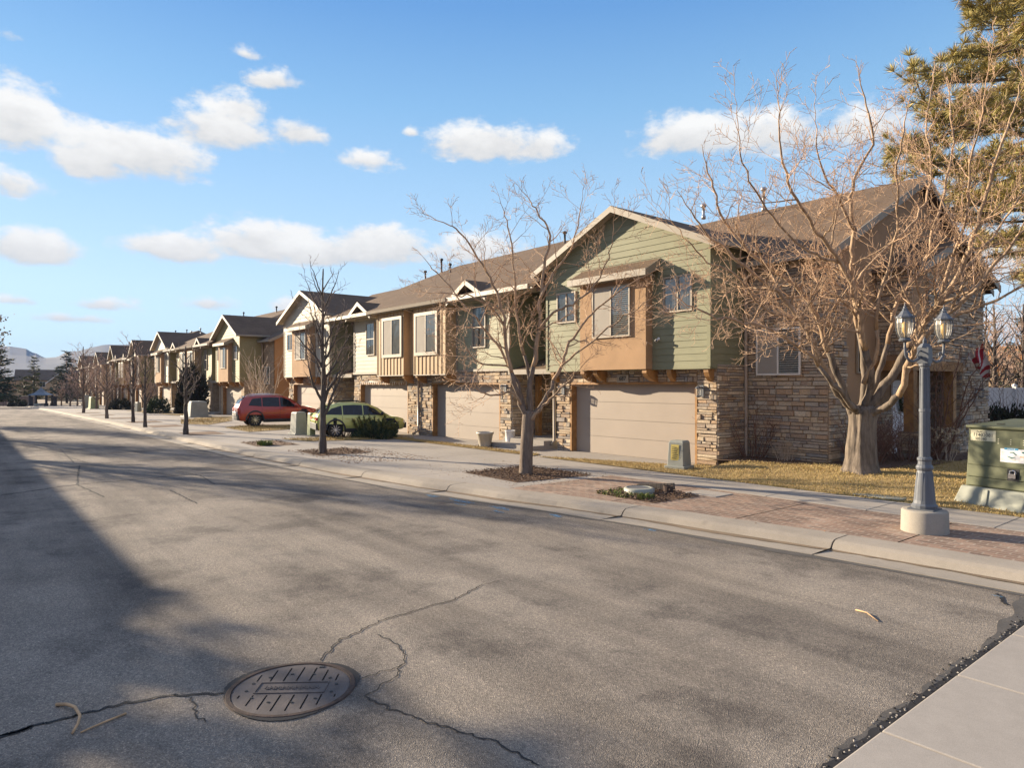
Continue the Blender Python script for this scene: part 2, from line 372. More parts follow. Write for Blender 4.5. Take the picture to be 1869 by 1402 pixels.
def stones(mb, P, u0, u1, z0, z1, big=1.0):
    mb.poly([P(u0, .004, z0), P(u1, .004, z0), P(u1, .004, z1), P(u0, .004, z1)], 1)
    z = z0
    while z < z1 - .01:
        h = rs.choice((.06,.075,.09,.10,.12,.15)) * big
        if z1 - z - h < .04: h = z1 - z
        u = u0
        while u < u1 - .005:
            w = rs.choice((rs.uniform(.12,.3), rs.uniform(.25,.7))) * big * (.7 if h > .1 else 1)
            if u1 - u - w < .1: w = u1 - u
            g = .007; o = rs.uniform(.018, .075); e = .008
            sp = 1
            if h > .125 and rs.random() < .4: sp = 2
            for k in range(sp):
                za = z + h * k / sp + g/2; zb = z + h * (k+1) / sp - g/2; ua = u + g/2; ub = u + w - g/2
                oo = o + (rs.uniform(-.012,.012) if k else 0)
                j = lambda: rs.uniform(-.006, .006)
                f = [P(ua+e+j()*.5, oo+j(), za+e), P(ub-e, oo+j(), za+e+j()), P(ub-e+j()*.5, oo+j(), zb-e), P(ua+e, oo+j(), zb-e+j())]
                bk = [P(ua, 0, za), P(ub, 0, za), P(ub, 0, zb), P(ua, 0, zb)]
                mb.add(f + bk, [(0,1,2,3),(4,5,1,0),(5,6,2,1),(6,7,3,2),(7,4,0,3)], 0)
            u += w
        z += h
def battens(mb, P, u0, u1, z0, z1, step=.3):
    pbox(mb, P, u0, u1, -.02, 0, z0, z1)
    n = max(2, round((u1 - u0) / step))
    for i in range(n + 1):
        u = u0 + .03 + (u1 - u0 - .06) * i / n
        pbox(mb, P, u - .028, u + .028, 0.001, .026, z0 + .01, z1 - .01)
def window(P, u0, u1, z0, z1, parent, split='v', frame='white_trim', back='blind', trim=0.0, name='window'):
    mb = MB(); f = .045; t = f + trim
    pbox(mb, P, u0-trim, u0+f, .005, .06, z0-trim, z1+trim); pbox(mb, P, u1-f, u1+trim, .005, .06, z0-trim, z1+trim)
    pbox(mb, P, u0+f, u1-f, .005, .06, z0-trim, z0+f); pbox(mb, P, u0+f, u1-f, .005, .06, z1-f, z1+trim)
    um = (u0 + u1) / 2; zm = (z0 + z1) / 2
    if split == 'v': pbox(mb, P, um-.022, um+.022, .005, .052, z0+f, z1-f)
    elif split == 'h': pbox(mb, P, u0+f, u1-f, .005, .052, zm-.022, zm+.022)
    w = mb.build(name, M[frame], parent)
    g = MB(); g.poly([P(u0+f, .036, z0+f), P(u1-f, .036, z0+f), P(u1-f, .036, z1-f), P(u0+f, .036, z1-f)])
    g.build('pane', M['glass'], w)
    b = MB()
    b.poly([P(u0+f, .019, z0+f), P(u1-f, .019, z0+f), P(u1-f, .019, z1-f), P(u0+f, .019, z1-f)], 1)
    if back == 'screen':
        b.poly([P(u0+f, .040, z0+f), P(um-.02, .040, z0+f), P(um-.02, .040, z1-f), P(u0+f, .040, z1-f)], 2)
        b.poly([P(um, .030, z0+f), P(u1-f, .030, z0+f), P(u1-f, .030, z1-f), P(um, .030, z1-f)], 0)  # pale curtain-coloured panel stands in for bright sky reflected in the glass
    if back == 'half': b.poly([P(u0+f, .040, z0+f), P(um-.02, .040, z0+f), P(um-.02, .040, z1-f), P(u0+f, .040, z1-f)], 2)
    if back == 'blind' or back == 'half':
        z = z0 + f
        ua = um if back == 'half' else u0 + f
        while z < z1 - f - .04:
            b.poly([P(ua, .032, z+.008), P(u1-f, .032, z+.008), P(u1-f, .021, z+.048), P(ua, .021, z+.048)], 0); z += .06
    elif back == 'curtain':
        n = 14
        for i in range(n):
            if .38 < i / n < .52: continue
            a = u0 + f + (u1-u0-2*f) * i / n; c = u0 + f + (u1-u0-2*f) * (i+1) / n; mid = (a + c) / 2
            b.poly([P(a,.022,z0+f), P(mid,.031,z0+f), P(mid,.031,z1-f), P(a,.022,z1-f)], 0); b.poly([P(mid,.031,z0+f), P(c,.022,z0+f), P(c,.022,z1-f), P(mid,.031,z1-f)], 0)
    b.build('blind', [M['blind' if back in ('blind','half') else 'curtain'], M['dark'], M['screen']], w)
    return w
def garage(u0, u1, z1, parent, jag=False):
    P = FRONT(.2); mb = MB(); n = 4; h = z1 / n
    for i in range(n):
        k = 9
        for j in range(k):   # gently dished sheet-metal panels
            a = u0 + (u1-u0) * j / k; b = u0 + (u1-u0) * (j+1) / k
            mb.poly([P(a, .0, i*h+.004), P(b, .0, i*h+.004), P(b, 0, (i+1)*h-.004), P(a, 0, (i+1)*h-.004)])
    pbox(mb, P, u0, u1, -.05, -.012, 0, z1)
    g = mb.build('garage_door', M['garage'], parent)
    fm = MB(); d = .24
    for a, b in ((u0-.07, u0), (u1, u1+.07)): pbox(fm, P, a, b, -.02, d, 0, z1 + .07)
    pbox(fm, P, u0, u1, -.02, d, z1, z1 + .07)
    fm.build('door_frame', M['stain'], g)
    return g
def corbel(P, u, w, d, z1, parent):
    mb = MB(); pr = [(0, z1), (d, z1), (d, z1-.10), (d*.8, z1-.22), (d*.42, z1-.33), (0, z1-.36)]
    a = [P(u-w/2, o, z) for o, z in pr]; b = [P(u+w/2, o, z) for o, z in pr]; n = len(pr)
    mb.add(a + b, [tuple(range(n)), tuple(range(n, 2*n))] + [(i, (i+1)%n, n+(i+1)%n, n+i) for i in range(n)])
    mb.build('corbel', M['stain'], parent)
def slab(mb, pts, th=.11, m=0):
    mb.prism(pts, (0, 0, -th), m)
def pipe(pts, parent, r=.045, mt='downpipe'):
    mb = MB(); mb.tube(pts, r, 8); return mb.build('downspout', M[mt], parent, True)
def gable_roof(parent, xc, hw, yf, yb, ze, zp, th=.10, over=.32, rake='fascia', name='roof'):
    """front-facing gable: ridge along y; ze = height of slope at wall line hw"""
    k = (zp - ze) / hw; x1 = hw + over; z1 = ze - k * over
    mb = MB()
    for s in (-1, 1):
        slab(mb, [(xc, yf, zp), (xc + s*x1, yf, z1), (xc + s*x1, yb, z1), (xc, yb, zp)], th)
    r = mb.build(name, M['roof'], parent)
    f = MB()
    for s in (-1, 1):   # rake boards, a little proud of the roof edge
        f.prism([(xc, yf-.03, zp-.012), (xc + s*(x1+.02), yf-.03, z1-.012), (xc + s*(x1+.02), yf-.03, z1-.20), (xc, yf-.03, zp-.20)], (0, .027, 0))
        f.prism([(xc + s*(x1+.004), yf, z1-.01), (xc + s*(x1+.10), yf, z1-.03), (xc + s*(x1+.10), yf, z1-.13), (xc + s*(x1+.004), yf, z1-.15)], (0, yb-yf-.4, 0))
        f.poly([(xc, yf, zp-th-.02), (xc + s*x1, yf, z1-th-.02), (xc + s*x1, yf+.5, z1-th-.02), (xc, yf+.5, zp-th-.02)], 1)
    f.build('rake_board', [M[rake], M['soffit']], r)
    return r
def vent(parent, x, y, z, h=.55, r=.05, mt='steel'):
    mb = MB(); mb.lathe([(r*1.6,-.1),(r*1.6,.02),(r,.05),(r,h-.12),(r*1.9,h-.11),(r*2.1,h-.05),(r*1.7,h),(r*.3,h+.02)], (x,y,z), 10)
    mb.build('roof_vent', M[mt], parent, True)
def wing(root, s, sx, cfg):
    """garage wing with front gable; s = +1 right end, -1 left end"""
    X = lambda x: s * x * sx
    def rng(a, b): a, b = X(a), X(b); return (min(a,b), max(a,b))
    F0 = FRONT(0); FS = FRONT(.33*-1) ; FS = FRONT(-.33); FB = FRONT(-.63)
    near = cfg['detail']; sid = M[cfg['wing'][0 if s > 0 else 1]]; side_m = M[cfg['side']]
    # stone
    st = MB(); fn = stones
    if not near: fn = lambda mb, P, u0, u1, z0, z1: mb.poly([P(u0,.04,z0),P(u1,.04,z0),P(u1,.04,z1),P(u0,.04,z1)], 0)
    fn(st, F0, *rng(8.75, 9.38), 0, 2.75); fn(st, F0, *rng(14.35, 14.98), -.05, 2.75); fn(st, F0, *rng(9.38, 14.35), 2.27, 2.75)
    xr = max(X(14.98), X(8.75))     # the side that faces +x
    yb = 1.35 if s > 0 else 2.2
    fn(st, SIDE(xr), -.05, yb, -.05, 2.75)
    st.build('stone_facing', [M['stone'], M['mortar']] if near else [M['stone_far'], M['stone_far']], root)
    core = MB(); a, b = rng(8.8, 14.95); core.box(a, b, .26, 2.3, 0, 2.72); 
    a, b = rng(9.38, 14.35); core.box(*rng(8.8, 9.38), .002, .26, 0, 2.72); core.box(*rng(14.35, 14.95), .002, .26, 0, 2.72); core.box(a, b, .002, .26, 2.27, 2.72)
    a, b = rng(8.62, 14.95); core.box(a, b, -.32, 6.5, 2.76, 5.85)
    core.build('wall', M['mortar'] if False else M['soffit'], root)
    a, b = rng(9.45, 14.28); garage(a, b, 2.2, root)
    # upper siding
    zE, zP = 6.0, 7.42; xc = X(11.77); hw = 3.22 * sx
    cl = lambda z: (xc - (zP - z) / (zP - zE) * hw, xc + (zP - z) / (zP - zE) * hw)
    a, b = rng(8.55, 14.98); sb = MB()
    lap(sb, FS, a, b, 2.66, zE); lap(sb, FS, a, b, zE, zP, clip=cl)
    sb.poly([FS(a,-.01,zE), FS(b,-.01,zE), FS(xc,-.01,zP)])
    sb.build('siding', sid, root)
    sb = MB(); lap(sb, SIDE(b), -.33, yb, 2.66, 5.95); sb.box(b-.06, b-.001, -.32, yb, 2.66, 5.95); s2 = MB(); s2.box(a, a+.03, -.32, yb, 2.66, 5.95); s2.build('side_siding', side_m, root)
    sb.build('side_siding', side_m, root)
    tr = MB()
    pbox(tr, FS, a, a+.09, .018, .034, 2.68, 5.9); pbox(tr, FS, b-.09, b+.018, .018, .034, 2.68, 5.9); tr.box(b+.018, b+.034, -.345, -.25, 2.68, 5.9)
    tr.box(a, b, -.35, yb, 2.62, 2.66)
    tr.build('corner_trim', sid, root)
    # bay with its small shed roof
    a, b = rng(10.43, 13.05); by = MB(); by.box(a, b, -.63, -.30, 2.64, 5.5); o = by.build('bay', M['stucco'], root)
    hd = MB(); ha, hb = rng(10.25, 13.32)
    hd.prism([(ha,-.33,5.78),(ha,-.97,5.42),(ha,-.97,5.30),(ha,-.33,5.6)], (hb-ha,0,0)); hr = hd.build('bay_roof', M['roof'], root)
    ff = MB(); ff.box(ha-.02, hb+.02, -1.0, -.972, 5.24, 5.425)
    for q in (ha-.02, hb): ff.prism([(q,-.34,5.775),(q,-.97,5.415),(q,-.97,5.24),(q,-.34,5.46)], (.02,0,0))
    ff.box(ha, hb, -.965, -.63, 5.25, 5.29); ff.build('fascia', M['fascia'], hr)
    a, b = rng(11.0, 12.5); window(FB, a, b, 3.6, 5.12, root, back='half', frame='trim')
    a, b = rng(13.47, 14.43); window(FS, a, b, 4.2, 5.2, root, back='curtain', frame='trim')
    a, b = rng(9.1, 9.98); window(FS, a, b, 4.2, 5.2, root, back='curtain', frame='trim')
    for q, w, d in ((10.48,.16,.58),(12.95,.16,.58),(10.95 if s > 0 else 10.9,.17,.5),(13.6,.15,.31),(14.82,.15,.31),(8.8,.15,.31)): corbel(F0, X(q), w, d, 2.63, root)
    gable_roof(root, xc, hw, -.68, 5.3, zE + .10, zP + .10)
def row(cx, dz, sx, cfg, label, group, rot=0, y0=15.78):
    root = thing('townhouse_row', label, 'townhouses', (cx, y0, .1 + dz), rot, group)
    X = lambda x: x * sx
    near = cfg['detail']
    for s in (1, -1): wing(root, s, sx, cfg)
    F0 = FRONT(0)
    fn = stones if near else (lambda mb, P, u0, u1, z0, z1: mb.poly([P(u0,.04,z0),P(u1,.04,z0),P(u1,.04,z1),P(u0,.04,z1)], 0))
    sm = [M['stone'], M['mortar']] if near else [M['stone_far'], M['stone_far']]
    for s in (1, -1):
        def rng(a, b): a, b = s*a*sx, s*b*sx; return (min(a,b), max(a,b))
        # garage floor of the middle units
        st = MB(); fn(st, F0, *rng(.0, .98), 0, 2.72); fn(st, F0, *rng(5.67, 6.3), 0, 2.72); fn(st, F0, *rng(.98, 5.67), 2.27, 2.72)
        x6 = max(rng(0, 6.3)) if s > 0 else max(rng(8.72, 8.75))
        if s > 0: fn(st, SIDE(x6), 0, 2.15, 0, 2.65)
        st.build('stone_facing', sm, root)
        st = MB(); fn(st, FRONT(2.2), *rng(6.3, 8.7), .3, 2.9); st.build('entry_stone', sm, root)
        core = MB(); core.box(*rng(.02, 6.28), .26, 6, 0, 2.7); core.box(*rng(.02, .98), .002, .26, 0, 2.7); core.box(*rng(5.67, 6.28), .002, .26, 0, 2.7); core.box(*rng(.98, 5.67), .002, .26, 2.27, 2.7)
        core.box(*rng(.02, 6.2), .01, 6.5, 2.76, 5.7); core.box(*rng(6.2, 8.7), 2.24, 6.5, 0, 5.7)
        core.build('wall', M['soffit'], root)
        a, b = rng(1.05, 5.6); garage(a, b, 2.2, root)
        # upper side bay in lap siding
        sd = MB(); a, b = rng(2.85, 6.25); FP = FRONT(.0)
        lap(sd, FRONT(-.06), a, b, 2.80, 5.62); sd.box(a, b, -.058, .0, 2.8, 5.62)
        sd.build('siding', M[cfg['mid'][0 if s > 0 else 1]], root)
        sd = MB()
        if s > 0: lap(sd, SIDE(b), -.06, 2.2, 2.72, 5.6)
        sd.box(b-.04, b-.001, -.05, 2.2, 2.72, 5.6)
        es = MB(); lap(es, FRONT(2.16), *rng(6.25, 8.6), 2.9, 5.6); es.build('entry_siding', M[cfg['side']], root)
        sd.build('side_siding', M[cfg['side']], root)
        tb = MB(); pbox(tb, FRONT(-.06), a, a+.09, .018, .034, 2.8, 5.6); pbox(tb, FRONT(-.06), b-.09, b+.01, .018, .034, 2.8, 5.6); tb.box(a, b+.02, -.13, 0, 2.70, 2.795)
        tb.build('trim_board', M['fascia'], root)
        a, b = rng(4.0, 4.86); window(FRONT(-.08), a, b, 3.62, 5.2, root, split='h', back='curtain', frame='trim')
        xc = s * 4.45 * sx
        mg = MB(); mg.poly([(xc-1.15*sx,-.30,5.5),(xc+1.15*sx,-.30,5.5),(xc,-.30,6.1)]); mg.box(xc-1.1*sx, xc+1.1*sx, -.3, 0, 5.36, 5.5)
        mg.build('gable_wall', M[cfg['mid'][0 if s > 0 else 1]], root)
        gable_roof(root, xc, 1.0*sx, -.78, 1.2, 5.62, 6.18, .09, .25, 'trim')
        # board and batten bay with two windows
        bb = MB(); a, b = rng(.42, 2.85); FB = FRONT(-.58)
        battens(bb, FB, a, b, 2.62, 5.7); bb.box(a+.001, b-.001, -.56, 0, 2.62, 5.7)
        bb.build('board_and_batten', M['tan_boards'], root)
        pbox(tm := MB(), FB, a, b, .0, .03, 2.58, 2.62); tm.build('sill_trim', M['fascia'], root)
        a, b = rng(.62, 2.22); window(FRONT(-.60), a, b, 3.5, 5.12, root, back='screen', trim=.09, frame='trim')
        for q in (.55, 2.7): corbel(F0, s*q*sx, .15, .54, 2.6, root)
        # recessed entry: door, sidelight, shed roof, steps
        pr = MB(); a, b = rng(6.3, 8.72)
        pr.prism([(a,2.2,3.35),(a,-.12,2.72),(a,-.12,2.62),(a,2.2,3.2)], (b-a,0,0)); po = pr.build('porch_roof', M['roof'], root)
        pg = MB(); pg.box(a, b, -.19, -.122, 2.56, 2.73); pg.build('gutter', M['gutter'], po)
        dr = MB(); a, b = rng(7.55, 8.5) if s > 0 else rng(6.5, 7.5)
        pbox(dr, FRONT(2.15), a, b, .0, .05, .32, 2.4); dr.build('entry_door', M['trim'], root)
        jm = MB(); c, d = rng(6.42, 6.6); pbox(jm, FRONT(1.2), c, d, 0, .18, .3, 2.5); jm.build('porch_post', M['stain'], root)
        sp = MB(); a, b = rng(5.75, 8.55); sp.box(a+.6*sx, b, -.45, 2.2, -.1, .30); sp.box(a, b, -1.0, -.45, -.1, .15)
        sp.box(a, a+.6*sx, -.45, .0, -.1, .15); sp.build('entry_steps', M['concrete'], root, bevel=.01)
        zz = max(rng(8.75, 8.9)) if s < 0 else min(rng(8.72, 8.9))
        pipe([(s*8.63*sx, -.14, 2.62), (s*8.63*sx, -.06, 2.45), (s*8.63*sx, -.05, .3), (s*8.63*sx, -.2, .18)], root, .05, 'trim')
    # channel between the two boarded bays
    ch = MB(); battens(ch, FRONT(-.25), -.42*sx, .42*sx, 2.62, 5.7, .42); ch.build('board_and_batten', M['tan_boards'], root)
    pipe([(.0, -.92, 5.55), (.0, -.75, 5.42), (.0, -.36, 5.3), (.0, -.34, 2.75), (.0, -.12, 2.6), (.0, -.1, .2), (.0, -.4, .06)], root, .05)
    # main roofs
    ye, ze, yr, sl = -.85, 5.6, 6.92, .45
    zr = ze + sl * (yr - ye); e = 8.6*sx; r7 = 7.2*sx; h12 = 12.0*sx
    mr = MB()
    slab(mr, [(-e,ye,ze),(e,ye,ze),(r7,yr,zr),(-r7,yr,zr)])
    for q, hx in ((-1, -h12), (1, 9.3*sx)):
        mr.prism([(q*e,ye,ze),(q*r7,yr,zr),(hx,yr,8.42),(q*e,ye,ze-1),(hx,yr,7.4)][:3], (0,0,-.05)); mr.poly([(q*e,ye,ze),(hx,yr,8.42),(hx,yr,7.3),(q*e,ye,ze-.3)])
    slab(mr, [(-r7,yr,zr),(r7,yr,zr),(e,14,5.7),(-e,14,5.7)])
    for q, hx in ((-1, -h12), (1, 9.3*sx)): mr.poly([(q*r7,yr,zr),(hx,yr,8.42),(q*e,14,5.7)])
    ro = mr.build('roof', M['roof'], root)
    gt = MB(); gt.prism([(-3.3*sx,ye-.10,ze-.02),(-3.3*sx,ye-.005,ze-.02),(-3.3*sx,ye-.005,ze-.15),(-3.3*sx,ye-.07,ze-.15)], (6.6*sx,0,0))
    for s in (1,-1):
        a, b = sorted((s*3.35*sx, s*8.2*sx)); gt.box(a, b, ye-.04, ye-.005, ze-.16, ze-.01)
    gt.box(-8.4*sx, 8.4*sx, ye, .0, ze-.17, ze-.135)
    gt.build('gutter', M['gutter'], ro)
    for s in (1, -1):
        a, b = 8.2*sx*s, (17.3*sx + .32)*s
        er = MB(); ye2, ze2 = .95, 5.55; zr2 = ze2 + .494*(yr-ye2)
        slab(er, [(a,ye2,ze2),(b,ye2,ze2),(b,yr,zr2),(a,yr,zr2)]); slab(er, [(a,yr,zr2),(b,yr,zr2),(b,12.9,5.55),(a,12.9,5.55)])
        o = er.build('roof', M['roof'], root)
        rb = MB(); d = .03*s
        rb.prism([(b+d,ye2-.03,ze2-.01),(b+d,yr,zr2-.01),(b+d,yr,zr2-.22),(b+d,ye2-.03,ze2-.22)], (-d*.9,0,0)); rb.prism([(b+d,yr,zr2-.01),(b+d,12.92,5.54),(b+d,12.92,5.33),(b+d,yr,zr2-.22)], (-d*.9,0,0))
        q0, q1 = sorted((14.9*sx*s, b)); rb.box(q0, q1, ye2-.11, ye2-.005, ze2-.16, ze2-.02)
        rb.build('rake_board', M['fascia'], o)
        # end block: stone front, stucco gable end
        xe = 17.3*sx; ew = MB(); q0, q1 = sorted((14.9*sx*s, xe*s)); ew.box(q0, q1, 1.36, 12.4, -.1, 5.6)
        u = xe*s; zt = zr2 - .14
        ew.prism([(u,1.36,5.6),(u,12.4,5.6),(u,yr,zt)], (-.1*s,0,0)); ew.build('end_wall', M[cfg['end']], root)
        if s > 0:
            st = MB(); fn(st, FRONT(1.35), 14.98*sx, xe, -.05, 5.45)
            if near: fn(st, SIDE(xe), 1.35, 2.3, -.05, 5.3); fn(st, SIDE(xe), 2.3, 5.2, -.05, 1.55)
            st.build('end_stone', sm, root)
            window(FRONT(1.28), X(15.36), X(16.62), 2.45, 3.7, root, back='half', frame='white_trim')
            window(SIDE(xe+.01), 2.85, 3.25, 2.5, 3.6, root, split=None, back='none', frame='trim')
            pipe([(14.98*sx+.08, 1.1, 5.4), (14.98*sx+.08, 1.2, 5.2), (14.98*sx+.08, 1.22, .15), (14.98*sx+.1, 1.0, .02)], root, .05)
    for x, y, h in ((-9.2, 6.0, .6), (-5.4, 5.2, .55), (-7.9, 6.3, .8), (2.6, 6.2, .6), (12.6, 6.3, .75), (10.6, 5.6, .45)):
        zs = min(ze + sl*(y-ye), 8.45) if abs(x) > 8 else ze + sl*(y-ye)
        vent(ro, X(x), y, zs - .05, h, .05, 'clad' if x < 5 else 'steel')
    return root
B1 = row(-25.6, 0, 1.0, dict(detail=True, wing=('green_siding','cream_siding'), mid=('sage_siding','cream_siding'), side='olive_siding' if False else 'green_siding', end='stucco'),
         'near row of stone and green sided townhouses with wide tan garage doors', 'townhouse rows along the street')
B2 = row(-61.85, -.24, .867, dict(detail=False, wing=('olive_siding','cream_siding'), mid=('olive_siding','olive_siding'), side='olive_siding', end='stucco_orange'),
         'second row of townhouses, behind the red car, with a plain orange tan end wall', 'townhouse rows along the street')
B3 = row(-90.9, -.42, .56, dict(detail=False, wing=('cream_siding','olive_siding'), mid=('olive_siding','olive_siding'), side='olive_siding', end='stucco_orange'),
         'third, far row of narrow townhouses with two small pale gables', 'townhouse rows along the street')
B4 = row(-116.5, -.85, .66, dict(detail=False, wing=('tan_boards','tan_boards'), mid=('tan_boards','tan_boards'), side='tan_boards', end='stucco'),
         'farthest row of townhouses, mostly hidden behind bare reddish street trees', 'townhouse rows along the street')
# --- details only the nearest row shows, parts of that house
xe = 17.3
bo = MB(); bo.box(xe+.01, xe+.95, 2.9+1.2, 9.6, 2.85, 5.35); bo.build('side_bay', M['stucco'], B1)
st = MB(); stones(st, SIDE(xe+.95), 5.0, 9.6, 2.85, 5.3); stones(st, FRONT(4.1), xe+.02, xe+.95, 3.0, 5.3); st.build('side_bay_stone', [M['stone'], M['mortar']], B1)
sr = MB(); 
for s in (-1, 1): slab(sr, [(xe-.1, 6.9, 6.55), (xe+1.3, 6.9, 6.55), (xe+1.3, 6.9+s*3.1, 5.35), (xe-.1, 6.9+s*3.1, 5.35)], .1)
o = sr.build('side_bay_roof', M['roof'], B1)
rb = MB()
for s in (-1, 1): rb.prism([(xe+1.31,6.9,6.54),(xe+1.31,6.9+s*3.12,5.34),(xe+1.31,6.9+s*3.12,5.12),(xe+1.31,6.9,6.32)], (.03,0,0))
rb.poly([(xe+.93,6.9,6.45),(xe+.93,4.1,5.36),(xe+.93,9.6,5.36)], 1)
rb.build('rake_board', [M['fascia'], M['stucco']], o)
bm = MB(); bm.box(xe+.02, xe+1.02, 3.9, 8.8, 2.58, 2.85); bm.box(xe+.75, xe+1.0, 4.0, 4.25, .9, 2.58); bm.box(xe+.75, xe+1.0, 6.9, 7.15, .9, 2.58); bm.build('porch_beam', M['stain'], B1)
for y in (3.95, 6.75):
    st = MB()
    for P, a, b in ((SIDE(xe+1.15), y, y+.55), (FRONT(y), xe+.62, xe+1.15)): stones(st, P, a, b, .0, .9)
    st.box(xe+.63, xe+1.14, y+.01, y+.54, 0, .93, 1); st.build('porch_pillar', [M['stone'], M['mortar']], B1)
st = MB()
stones(st, SIDE(xe+1.0), 7.6, 9.9, -.2, 2.85); st.box(xe+.01, xe+.99, 7.62, 9.9, -.2, 2.85, 1); stones(st, FRONT(7.62), xe+.01, xe+1.0, -.2, 2.58)
st.build('porch_wall', [M['stone'], M['mortar']], B1)
pd = MB(); pbox(pd, SIDE(xe+.02), 5.05, 6.0, 0, .05, .2, 2.32)
for z0, z1 in ((.4,1.0),(1.15,2.15)):
    for a, b in ((5.15,5.47),(5.58,5.9)): pbox(pd, SIDE(xe+.07), a, b, 0, .015, z0, z1)
dd = pd.build('entry_door', M['white'], B1)
hb = MB(); hb.lathe([(.03,0),(.03,.05),(.045,.06),(.02,.08)], (0,0,0), 10, M=Matrix.Translation((xe+.07,5.93,1.15)) @ Matrix.Rotation(PI/2,4,'Y')); hb.build('door_handle', M['chrome'], dd, True)
def wall_lamp(x, y, z, face=(0,-1)):
    mb = MB(); fx, fy = face
    def q(o, u, w): return (x + fx*o - fy*u, y + fy*o + fx*u, z + w)
    for o0,o1,u,w0,w1 in ((0,.03,.07,-.16,.16),(.03,.14,.02,.08,.12)):
        vs = [q(o,uu,w) for w in (w0,w1) for o,uu in ((o0,-u),(o1,-u),(o1,u),(o0,u))]
        mb.add(vs, [(0,3,2,1),(4,5,6,7),(0,1,5,4),(1,2,6,5),(2,3,7,6),(3,0,4,7)])
    c = q(.16, 0, 0)
    mb.lathe([(.03,.14),(.09,.09),(.085,.07)], c, 8); mb.lathe([(.07,-.15),(.075,-.12),(.03,-.17)], c, 8)
    for k in range(4):
        t = PI/4 + k*PI/2; mb.bar((c[0]+.07*math.cos(t), c[1]+.07*math.sin(t), c[2]-.13), (c[0]+.08*math.cos(t), c[1]+.08*math.sin(t), c[2]+.08), .01, .01)
    w = mb.build('wall_lamp', M['lamp_paint'], B1)
    g = MB(); g.lathe([(.055,-.13),(.068,.07)], c, 8); g.build('lamp_glass', M['lampglass'], w)
wall_lamp(14.52, -.06, 2.02); wall_lamp(9.08, -.06, 2.02); wall_lamp(6.0, -.06, 2.05); wall_lamp(xe+1.05, 8.6, 1.95, (1,0))
pq = MB(); pq.box(11.47, 11.93, -.085, -.06, 2.26, 2.50); pp = pq.build('address_plaque', M['trim'], B1)
cm = MB(); cm.box(13.27, 13.33, -.38, -.345, 3.45, 3.53); cm.tube([(13.3,-.38,3.49),(13.3,-.43,3.47)], .02, 8); cm.tube([(13.27,-.42,3.45),(13.36,-.56,3.43)], .038, 10); o = cm.build('security_camera', M['white'], B1, True)
cl = MB(); cl.tube([(13.355,-.552,3.431),(13.362,-.566,3.429)], .03, 10); cl.build('lens', M['black'], o)
ic = MB()
for k in range(22):
    x = -5.55 + 4.4*k/21; ic.tube([(x,-.03,2.34),(x,-.045,2.24),(x,-.04,2.13+.05*(k%3))], [.018,.02,.006], 5)
ic.tube([(-5.6,-.03,2.34),(-1.0,-.03,2.34)], .012, 5)
ic.build('string_lights', M['white_trim'], B1)
gm = MB(); gm.box(-15.45,-15.05,.1,.35,1.05,1.5); gm.tube([(-15.25,.2,1.5),(-15.25,.2,2.4)], .03, 8); gm.build('meter_box', M['steel'], B1)
# ------------------------------------------------------------------ lettering (built-in font turned into mesh)
def text(name, body, size, Mx, mt, parent=None, ext=.002, bold=0):
    cu = bpy.data.curves.new('t', 'FONT'); cu.body = body; cu.size = size; cu.extrude = ext; cu.offset = bold
    cu.align_x = 'CENTER'; cu.align_y = 'CENTER'; cu.resolution_u = 3
    t = bpy.data.objects.new('t', cu); COL.objects.link(t)
    me = bpy.data.meshes.new_from_object(t.evaluated_get(bpy.context.evaluated_depsgraph_get()))
    bpy.data.objects.remove(t); me.transform(Mx); me.materials.clear(); me.materials.append(mt)
    o = bpy.data.objects.new(name, me); COL.objects.link(o)
    if parent: o.parent = parent
    return o
UP = Matrix(((1,0,0,0),(0,0,-1,0),(0,1,0,0),(0,0,0,1)))     # text standing up, facing -y
text('house_number', '687', .185, Matrix.Translation((11.7,-.0885,2.378)) @ UP, M['ink'], pp, .002, .002)
# ------------------------------------------------------------------ ground, road, kerb
gx = [900, 60, 10, 0, -10, -20, -30, -45, -55, -65, -75, -85, -98, -112, -126, -140, -200, -400, -1500, -6000]
def sheet(name, y0, y1, dz, mt, x0=None, x1=None, xs=None, label=None):
    xs = xs or [x for x in gx if (x0 is None or x > x0) and (x1 is None or x < x1)]
    if x0 is not None: xs = sorted(set(xs + [x0, x1]), reverse=True)
    f = lambda q, x: q(x) if callable(q) else q
    mb = MB()
    for a, b in zip(xs, xs[1:]):
        mb.poly([(a, f(y0,a), zoff(a)+dz), (a, f(y1,a), zoff(a)+dz), (b, f(y1,b), zoff(b)+dz), (b, f(y0,b), zoff(b)+dz)])
    return struct(mb.build(name, mt))
sheet('ground', -4000, 4000, -.06, M['soil'])
EDGE = [(2.5,9.1),(-2.2,9.08),(-4.2,8.98),(-6.9,8.66),(-9.0,8.35),(-11,7.95),(-13.6,7.5),(-17.8,7.1),(-23.4,6.8),(-34.6,6.6),(-55,6.65),(-72,6.75),(-90,6.8),(-105,6.9),(-114,7.2)]
def edge(x):
    if x >= EDGE[0][0]: return EDGE[0][1]
    for (a, ya), (b, yb) in zip(EDGE, EDGE[1:]):
        if x >= b:
            t = (x - a) / (b - a); t = t*t*(3-2*t)*.5 + t*.5
            return ya + (yb - ya) * t
    return EDGE[-1][1]
rx = [-1.93] + [-2.5 - .8*i for i in range(40)] + [-36,-40,-45,-55,-65,-75,-85,-98,-112]
sheet('road', -1.6, lambda x: edge(x) - .004, 0, M['asphalt'], xs=rx)
sheet('cross_street', -30, 60, -.012, M['asphalt'], xs=[-112,-114,-116,-118,-120,-122,-124,-126])
